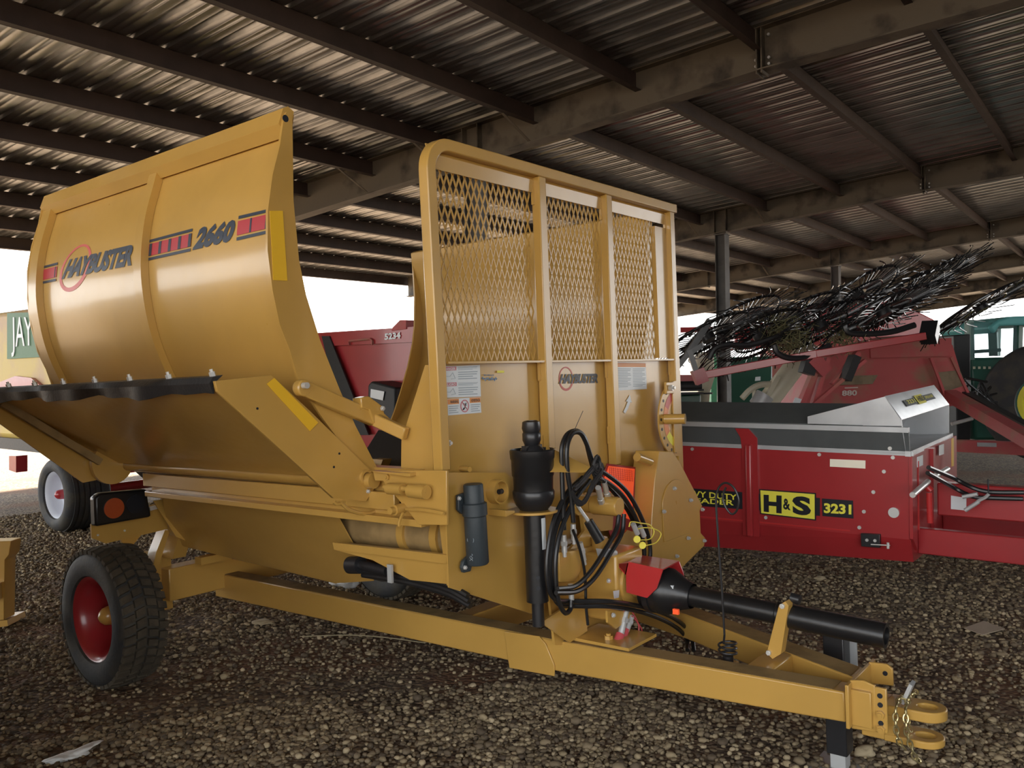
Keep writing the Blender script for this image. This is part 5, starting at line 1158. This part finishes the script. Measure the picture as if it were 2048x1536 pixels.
E7(MB().prism([(14.053,2.281,2.039),(14.138,2.178,2.146),(14.248,2.04,2.193),(14.795,1.356,2.211),(14.79,1.356,2.065),(14.153,2.155,2.058),(14.105,2.213,1.943)],bkh*1.5),'cab_roof',TEALR,bevel=.03)
E7(MB().prism([(13.952,2.49,2.12),(14.367,1.969,2.106),(14.353,1.971,1.615),(13.938,2.492,1.629)],bkh*.01),'cab_window',GLASS)
mb=MB()
for k in range(5): q=[(13.935,2.473,1.438),(13.957,2.445,1.438),(13.958,2.445,1.474),(13.936,2.473,1.475)]; mb.prism([V(p_)+rt*(.075*k if k<4 else .32) for p_ in q]+[] if k<4 else [V(q[0])+rt*.30,V(q[1])+rt*.42,V(q[2])+rt*.42,V(q[3])+rt*.30],bkh*.004)
E7(mb,'faded_print',CREAM)
mb=MB()
for k in range(5):
    a=V((13.512,2.282,1.005)); mb.tube([a+rt*random.uniform(-.4,.4)+up_*random.uniform(-.3,.3) for _ in range(5)],.018,6,smooth_path=5)
E7(mb,'loose_hose',HOSE)
wc=V((13.978,1.535,0.955))
wt,wb=wheel_mb(wc,-V((rt.x,rt.y,0))*.5+bkh*-1.0,.85,.42,.45,0); wq=E7(wt,'wheel',TYRE)
E7(MB().lathe(wc,-V((rt.x,rt.y,0))*.5-bkh,[(.20,.40),(.22,.34),(.10,.30),(.08,.10),(.08,.0005)],36),'rim',YELL)
p=wc.copy(); 
E7(MB().prism([(13.593,2.505,1.107),(13.638,2.449,1.105),(13.644,2.449,1.299),(13.59,2.516,1.308)],bkh*.01),'white_label',WHITE)

# ==================================================================  RED SPREADER 5234 seen through the gap
o8=V((6,6.5,0)); r5=thing('forage_wagon','dark red wagon numbered 5234 seen through the gap of the gold machine','farm machine',tuple(o8))
def E9(mb,name,m,parent=None,**k):
    mb.v=[tuple(V(p)-o8) for p in mb.v]; return mb.build(name,m,parent or r5,**k)
yb0=5.75; 
E9(MB().box((6.0,yb0,.75),(6.6,7.9,1.90)),'body',RED)
E9(MB().box((5.96,yb0,1.88),(6.64,7.95,2.03)),'top_band',RED)
E9(MB().prism([(5.95,6.278,2.001),(5.95,6.07,2.012),(5.95,6.067,2.101),(5.95,6.152,2.105),(5.95,6.262,2.035)],(.3,0,0)),'corner_plate',REDD)
text_quad('5234',[V(p)-o8 for p in [(5.95,6.383,1.914),(5.95,6.151,1.921),(5.95,6.149,1.986),(5.95,6.381,1.98)]],'number',WHITE,r5,bold=.04)
E9(MB().prism([(5.94,7.362,1.992),(5.94,7.237,1.988),(5.94,6.647,0.941),(5.94,7.016,0.928)],(.02,0,0)),'dark_shield',DARK)
E9(MB().tube([(5.94,6.916,1.881),(5.94,6.915,1.923),(5.94,6.588,1.932),(5.94,6.559,1.915),(5.94,6.56,1.869)],.012,6),'grab_handle',REDD)
E9(MB().prism([(5.7,6.375,1.465),(5.7,6.323,1.504),(5.7,5.984,1.44),(5.7,5.997,1.078),(5.7,6.39,1.067)],(.3,0,0)),'gear_case',DARK,bevel=.02)
q=[(5.69,6.325,1.342),(5.69,6.146,1.314),(5.69,6.122,1.401),(5.69,6.314,1.426)]; E9(MB().prism(q,(-.003,0,0)),'safety_label',WHITE)
E9(MB().box((6.0,6.2,.4),(6.6,6.4,.6)),'axle',DARK)
for yy in (6.3,7.4):
    w1,_=wheel_mb((6.15,yy,.42),(1,0,0),.42,.2,.3); E9(w1,'wheel',TYRE)

# ==================================================================  YELLOW WAGON with green sign at far left
o9=V((3.9,9.6,0)); yw=thing('yellow_wagon','weathered yellow wagon with green lettered sign at the left edge','farm machine',tuple(o9))
def EA(mb,name,m,parent=None,**k):
    mb.v=[tuple(V(p)-o9) for p in mb.v]; return mb.build(name,m,parent or yw,**k)
body=EA(MB().box((3.9,8.6,.93),(6.2,13.2,2.35)),'body',YBODY,bevel=.06)
EA(MB().prism([(3.88,10.224,1.819),(3.88,9.387,1.821),(3.88,9.352,2.289),(3.88,10.183,2.324)],(.02,0,0)),'green_sign',GREENS)
text_quad('JAY',[V(p)-o9 for p in [(3.87,10.077,1.837),(3.87,9.53,1.851),(3.87,9.524,2.245),(3.87,10.055,2.273)]],'sign_lettering',WHITE,yw,bold=.0)
text_quad("'",[V(p)-o9 for p in [(3.87,9.422,2.157),(3.87,9.374,2.154),(3.87,9.368,2.227),(3.87,9.416,2.229)]],'sign_lettering',WHITE,yw)
EA(MB().prism([(3.86,10.665,1.522),(3.86,9.976,1.629),(3.86,9.573,1.604),(3.86,9.303,1.503),(3.86,9.305,1.477),(3.86,10.669,1.465)],(.1,0,0)),'red_cover',RED)
EA(MB().box((3.95,8.6,.80),(4.1,13.2,.93)),'chassis_rail',DARK)
EA(MB().prism([(3.93,10.39,0.731),(3.93,10.201,0.74),(3.93,10.215,0.555),(3.93,10.403,0.572)],(.12,0,0)),'chassis_bracket',RED); EA(MB().box((3.9,8.6,.60),(6.2,8.75,.72)),'cross_member',RED)
wl=MB()
cL=V((4.10,9.20,.385))
make_wheel(None,'wagon_wheel',cL,(-1,0,0),.385,.235,.46,WRIM,blocks=0,grooves=True,cap_m=RED,dish=.13,nuts=6)
tw=[o for o in bpy.data.objects if o.name.startswith('wagon_wheel')][0]
tw.name='wagon_wheel'; tag(tw,'wide rubber tyre on a white rim with red hub, under the yellow wagon','wheel')
tw.parent=yw; tw.location=-o9
del tw['label']; del tw['category']; tw.name='wheel'
for o in list(bpy.data.objects):
    if o.name.startswith('rim') and o.parent is None: o.parent=tw
EA(MB().cyl((4.2,9.2,.385),(6.0,9.2,.385),.05),'axle',RED)
EA(MB().cyl(tuple(V((5.6,9.2,.385))),(6.1,9.2,.385),.38,seg=36),'wheel',TYRE)

# yellow stand bracket at the left border; the rest is an unseen added light block
o10=V((2.186,5.979,0)); nb_=thing('gold_stand_and_shade_body','gold stand foot at the left border, with an unseen machine body added for shade','farm machine',tuple(o10))
def EB(mb,name,m,parent=None,**k):
    mb.v=[tuple(V(p)-o10) for p in mb.v]; return mb.build(name,m,parent or nb_,**k)
cdep=(Matrix([R[0],R[1],R[2]]).transposed()@(o10-V((0,0,1.62)))).z*-1
def at(px,py,dd=cdep): return V((0,0,1.62))+(rt*(px-1024)/1700-up_*(py-768)/1700-bk)*dd
EB(MB().prism([at(-60,1085),at(22,1082),at(18,1110),at(10,1120),at(8,1240),at(-40,1245)],bkh*.12),'upright',GOLD,bevel=.004)
EB(MB().prism([(-1.5,2.7,.14),(.60,2.7,.14),(.92,2.7,.8),(.92,2.7,1.95),(-1.9,2.7,1.95),(-1.9,2.7,.8)],(0,3.1,0)),'body',GOLD,bevel=.02)  # unseen bulk added to keep low light off the belly pan and ground
EB(MB().box((-1.2,2.5,.35),(.5,2.7,.5)),'frame_beam',GOLD,bevel=.01)
EB(MB().bar((.9,3.6,.45),tuple(at(-10,1180)),.08,.10),'outrigger',GOLD)
for yy in (3.7,4.9):
    w1,_=wheel_mb((.55,yy,.36),(1,0,0),.36,.2,.26); EB(w1,'wheel',TYRE)
EB(MB().prism([at(-60,1248),at(14,1240),at(16,1252),at(-60,1262)],bkh*.2),'foot',GOLD)

# ==================================================================  small things on the ground
def ground_thing(name,m,label,cat,c,pts,h):
    o=MB(); vs=[(x,y,.004) for x,y in pts]; o.prism(vs,(0,0,h)); b=o.build(name,m); b.location=(c[0],c[1],0.012); return tag(b,label,cat)
c=(5.617,0.947,0)
q=[(5.549,1.046,0),(5.468,0.935,0),(5.661,0.851,0),(5.762,0.977,0)]
ground_thing('cardboard_sheet',CARD,'square of flat brown cardboard lying on the gravel at right','cardboard',c,[(p[0]-c[0],p[1]-c[1]) for p in q],.004)
def blob(name,m,label,cat,c,r,sx,sy,sz,seed,rough_=.2):
    rnd=random.Random(seed); bm=bmesh.new(); bmesh.ops.create_icosphere(bm,subdivisions=3,radius=1)
    ph=[rnd.uniform(0,6) for _ in range(6)]
    for v in bm.verts:
        k=1+rough_*(math.sin(v.co.x*3+ph[0])*math.sin(v.co.y*3.3+ph[1])+.5*math.sin(v.co.z*5+v.co.x*4+ph[2])); v.co=V((v.co.x*sx*r*k,v.co.y*sy*r*k,v.co.z*sz*r*k))
    me=bpy.data.meshes.new(name); bm.to_mesh(me); bm.free(); me.materials.append(m)
    for p in me.polygons: p.use_smooth=True
    o=bpy.data.objects.new(name,me); COL.objects.link(o); o.location=(c[0],c[1],sz*r*.75); o.rotation_euler=(0,0,rnd.uniform(0,3)); return tag(o,label,cat)
blob('flat_stone',STONE,'flat tan stone on the gravel behind the left wheel','stone',(3.224,4.659,0),.055,1.2,.9,.3,1)
blob('pale_stone',STONE,'pale fist sized stone beside the jack foot','stone',(3.562,1.043,0),.035,1.2,.9,.7,2)
blob('oval_stone',STONE,'smooth oval stone on the gravel behind the driveline','stone',(6.261,2.13,0),.04,1.2,.8,.4,4)
blob('plastic_scrap',WHITEP,'crumpled white plastic scrap on the gravel near the bottom left corner','scrap',(1.623,3.721,0),.055,1.8,.7,.25,3,.45)
blob('plastic_sack',WHITEP,'white sack lying behind the right wheel of the gold machine','sack',(4.159,4.956,0),.13,1.4,.8,.6,6,.25)
mb=MB().tube([V((p[0],p[1],.03)) for p in [(3.143,4.169,0),(3.335,3.941,0),(3.435,3.701,0),(3.49,3.467,0)]],.003,5,smooth_path=4); tag(mb.build('straw_stalk',STRAW),'long dry stalk lying on the gravel below the tongue','straw')

# gravel: one mass of loose pebbles, sizes falling in with distance
def gravel():
    parts=[]
    base=0; COs=[]; Fs=[]
    for sub,NP,rmin,rmax,ex in ((2,60000,.9,4.3,.62),(1,100000,4.2,11.5,.75)):
        ico=bmesh.new(); bmesh.ops.create_icosphere(ico,subdivisions=sub,radius=1); bv=np.array([v.co[:] for v in ico.verts]); bf=np.array([[v.index for v in f.verts] for f in ico.faces]); ico.free()
        ang=rng.uniform(math.radians(-1),math.radians(95),NP); rad=rmin+(rmax-rmin)*rng.uniform(0,1,NP)**ex
        x=rad*np.cos(ang); y=rad*np.sin(ang)
        nz=np.sin(x*1.9+1.3*np.sin(y*1.1))*np.sin(y*2.3+1.7*np.sin(x*.8+2))+.4*np.sin(x*5.1+y*3.7)
        keep=(nz<.45)|(rng.uniform(0,1,NP)<.35); x=x[keep]; y=y[keep]; rad=rad[keep]; NP=len(x)
        s=np.exp(rng.normal(math.log(.0088),.27,NP))*(1+.03*rad); s=np.clip(s,.004,.03)
        sc=np.stack([s*rng.uniform(.85,1.35,NP),s*rng.uniform(.75,1.1,NP),s*rng.uniform(.5,.85,NP)],1)
        yaw=rng.uniform(0,2*PI,NP); jit=1+rng.uniform(-.13,.13,(NP,len(bv)))
        P_=bv[None]*jit[:,:,None]*sc[:,None,:]
        ca,sa=np.cos(yaw)[:,None],np.sin(yaw)[:,None]
        X=P_[:,:,0]*ca-P_[:,:,1]*sa+x[:,None]; Yv=P_[:,:,0]*sa+P_[:,:,1]*ca+y[:,None]; Zv=P_[:,:,2]+(sc[:,2]*rng.uniform(.3,.9,NP))[:,None]
        COs.append(np.stack([X,Yv,Zv],2).reshape(-1,3).astype(np.float32))
        Fs.append((bf[None]+(np.arange(NP)*len(bv))[:,None,None]+base).reshape(-1).astype(np.int32)); base+=NP*len(bv)
    co=np.concatenate(COs); F=np.concatenate(Fs); nf=len(F)//3
    me=bpy.data.meshes.new('gravel')
    me.vertices.add(len(co)); me.vertices.foreach_set('co',co.ravel()); me.loops.add(nf*3); me.loops.foreach_set('vertex_index',F)
    me.polygons.add(nf); me.polygons.foreach_set('loop_start',np.arange(nf,dtype=np.int32)*3); me.polygons.foreach_set('loop_total',np.full(nf,3,dtype=np.int32))
    me.polygons.foreach_set('use_smooth',np.ones(nf,dtype=bool)); me.update(calc_edges=True); me.materials.append(PEB)
    o=bpy.data.objects.new('gravel',me); COL.objects.link(o); tag(o,'loose brown and tan gravel covering the shed ground','gravel'); o['kind']='stuff'
gravel()
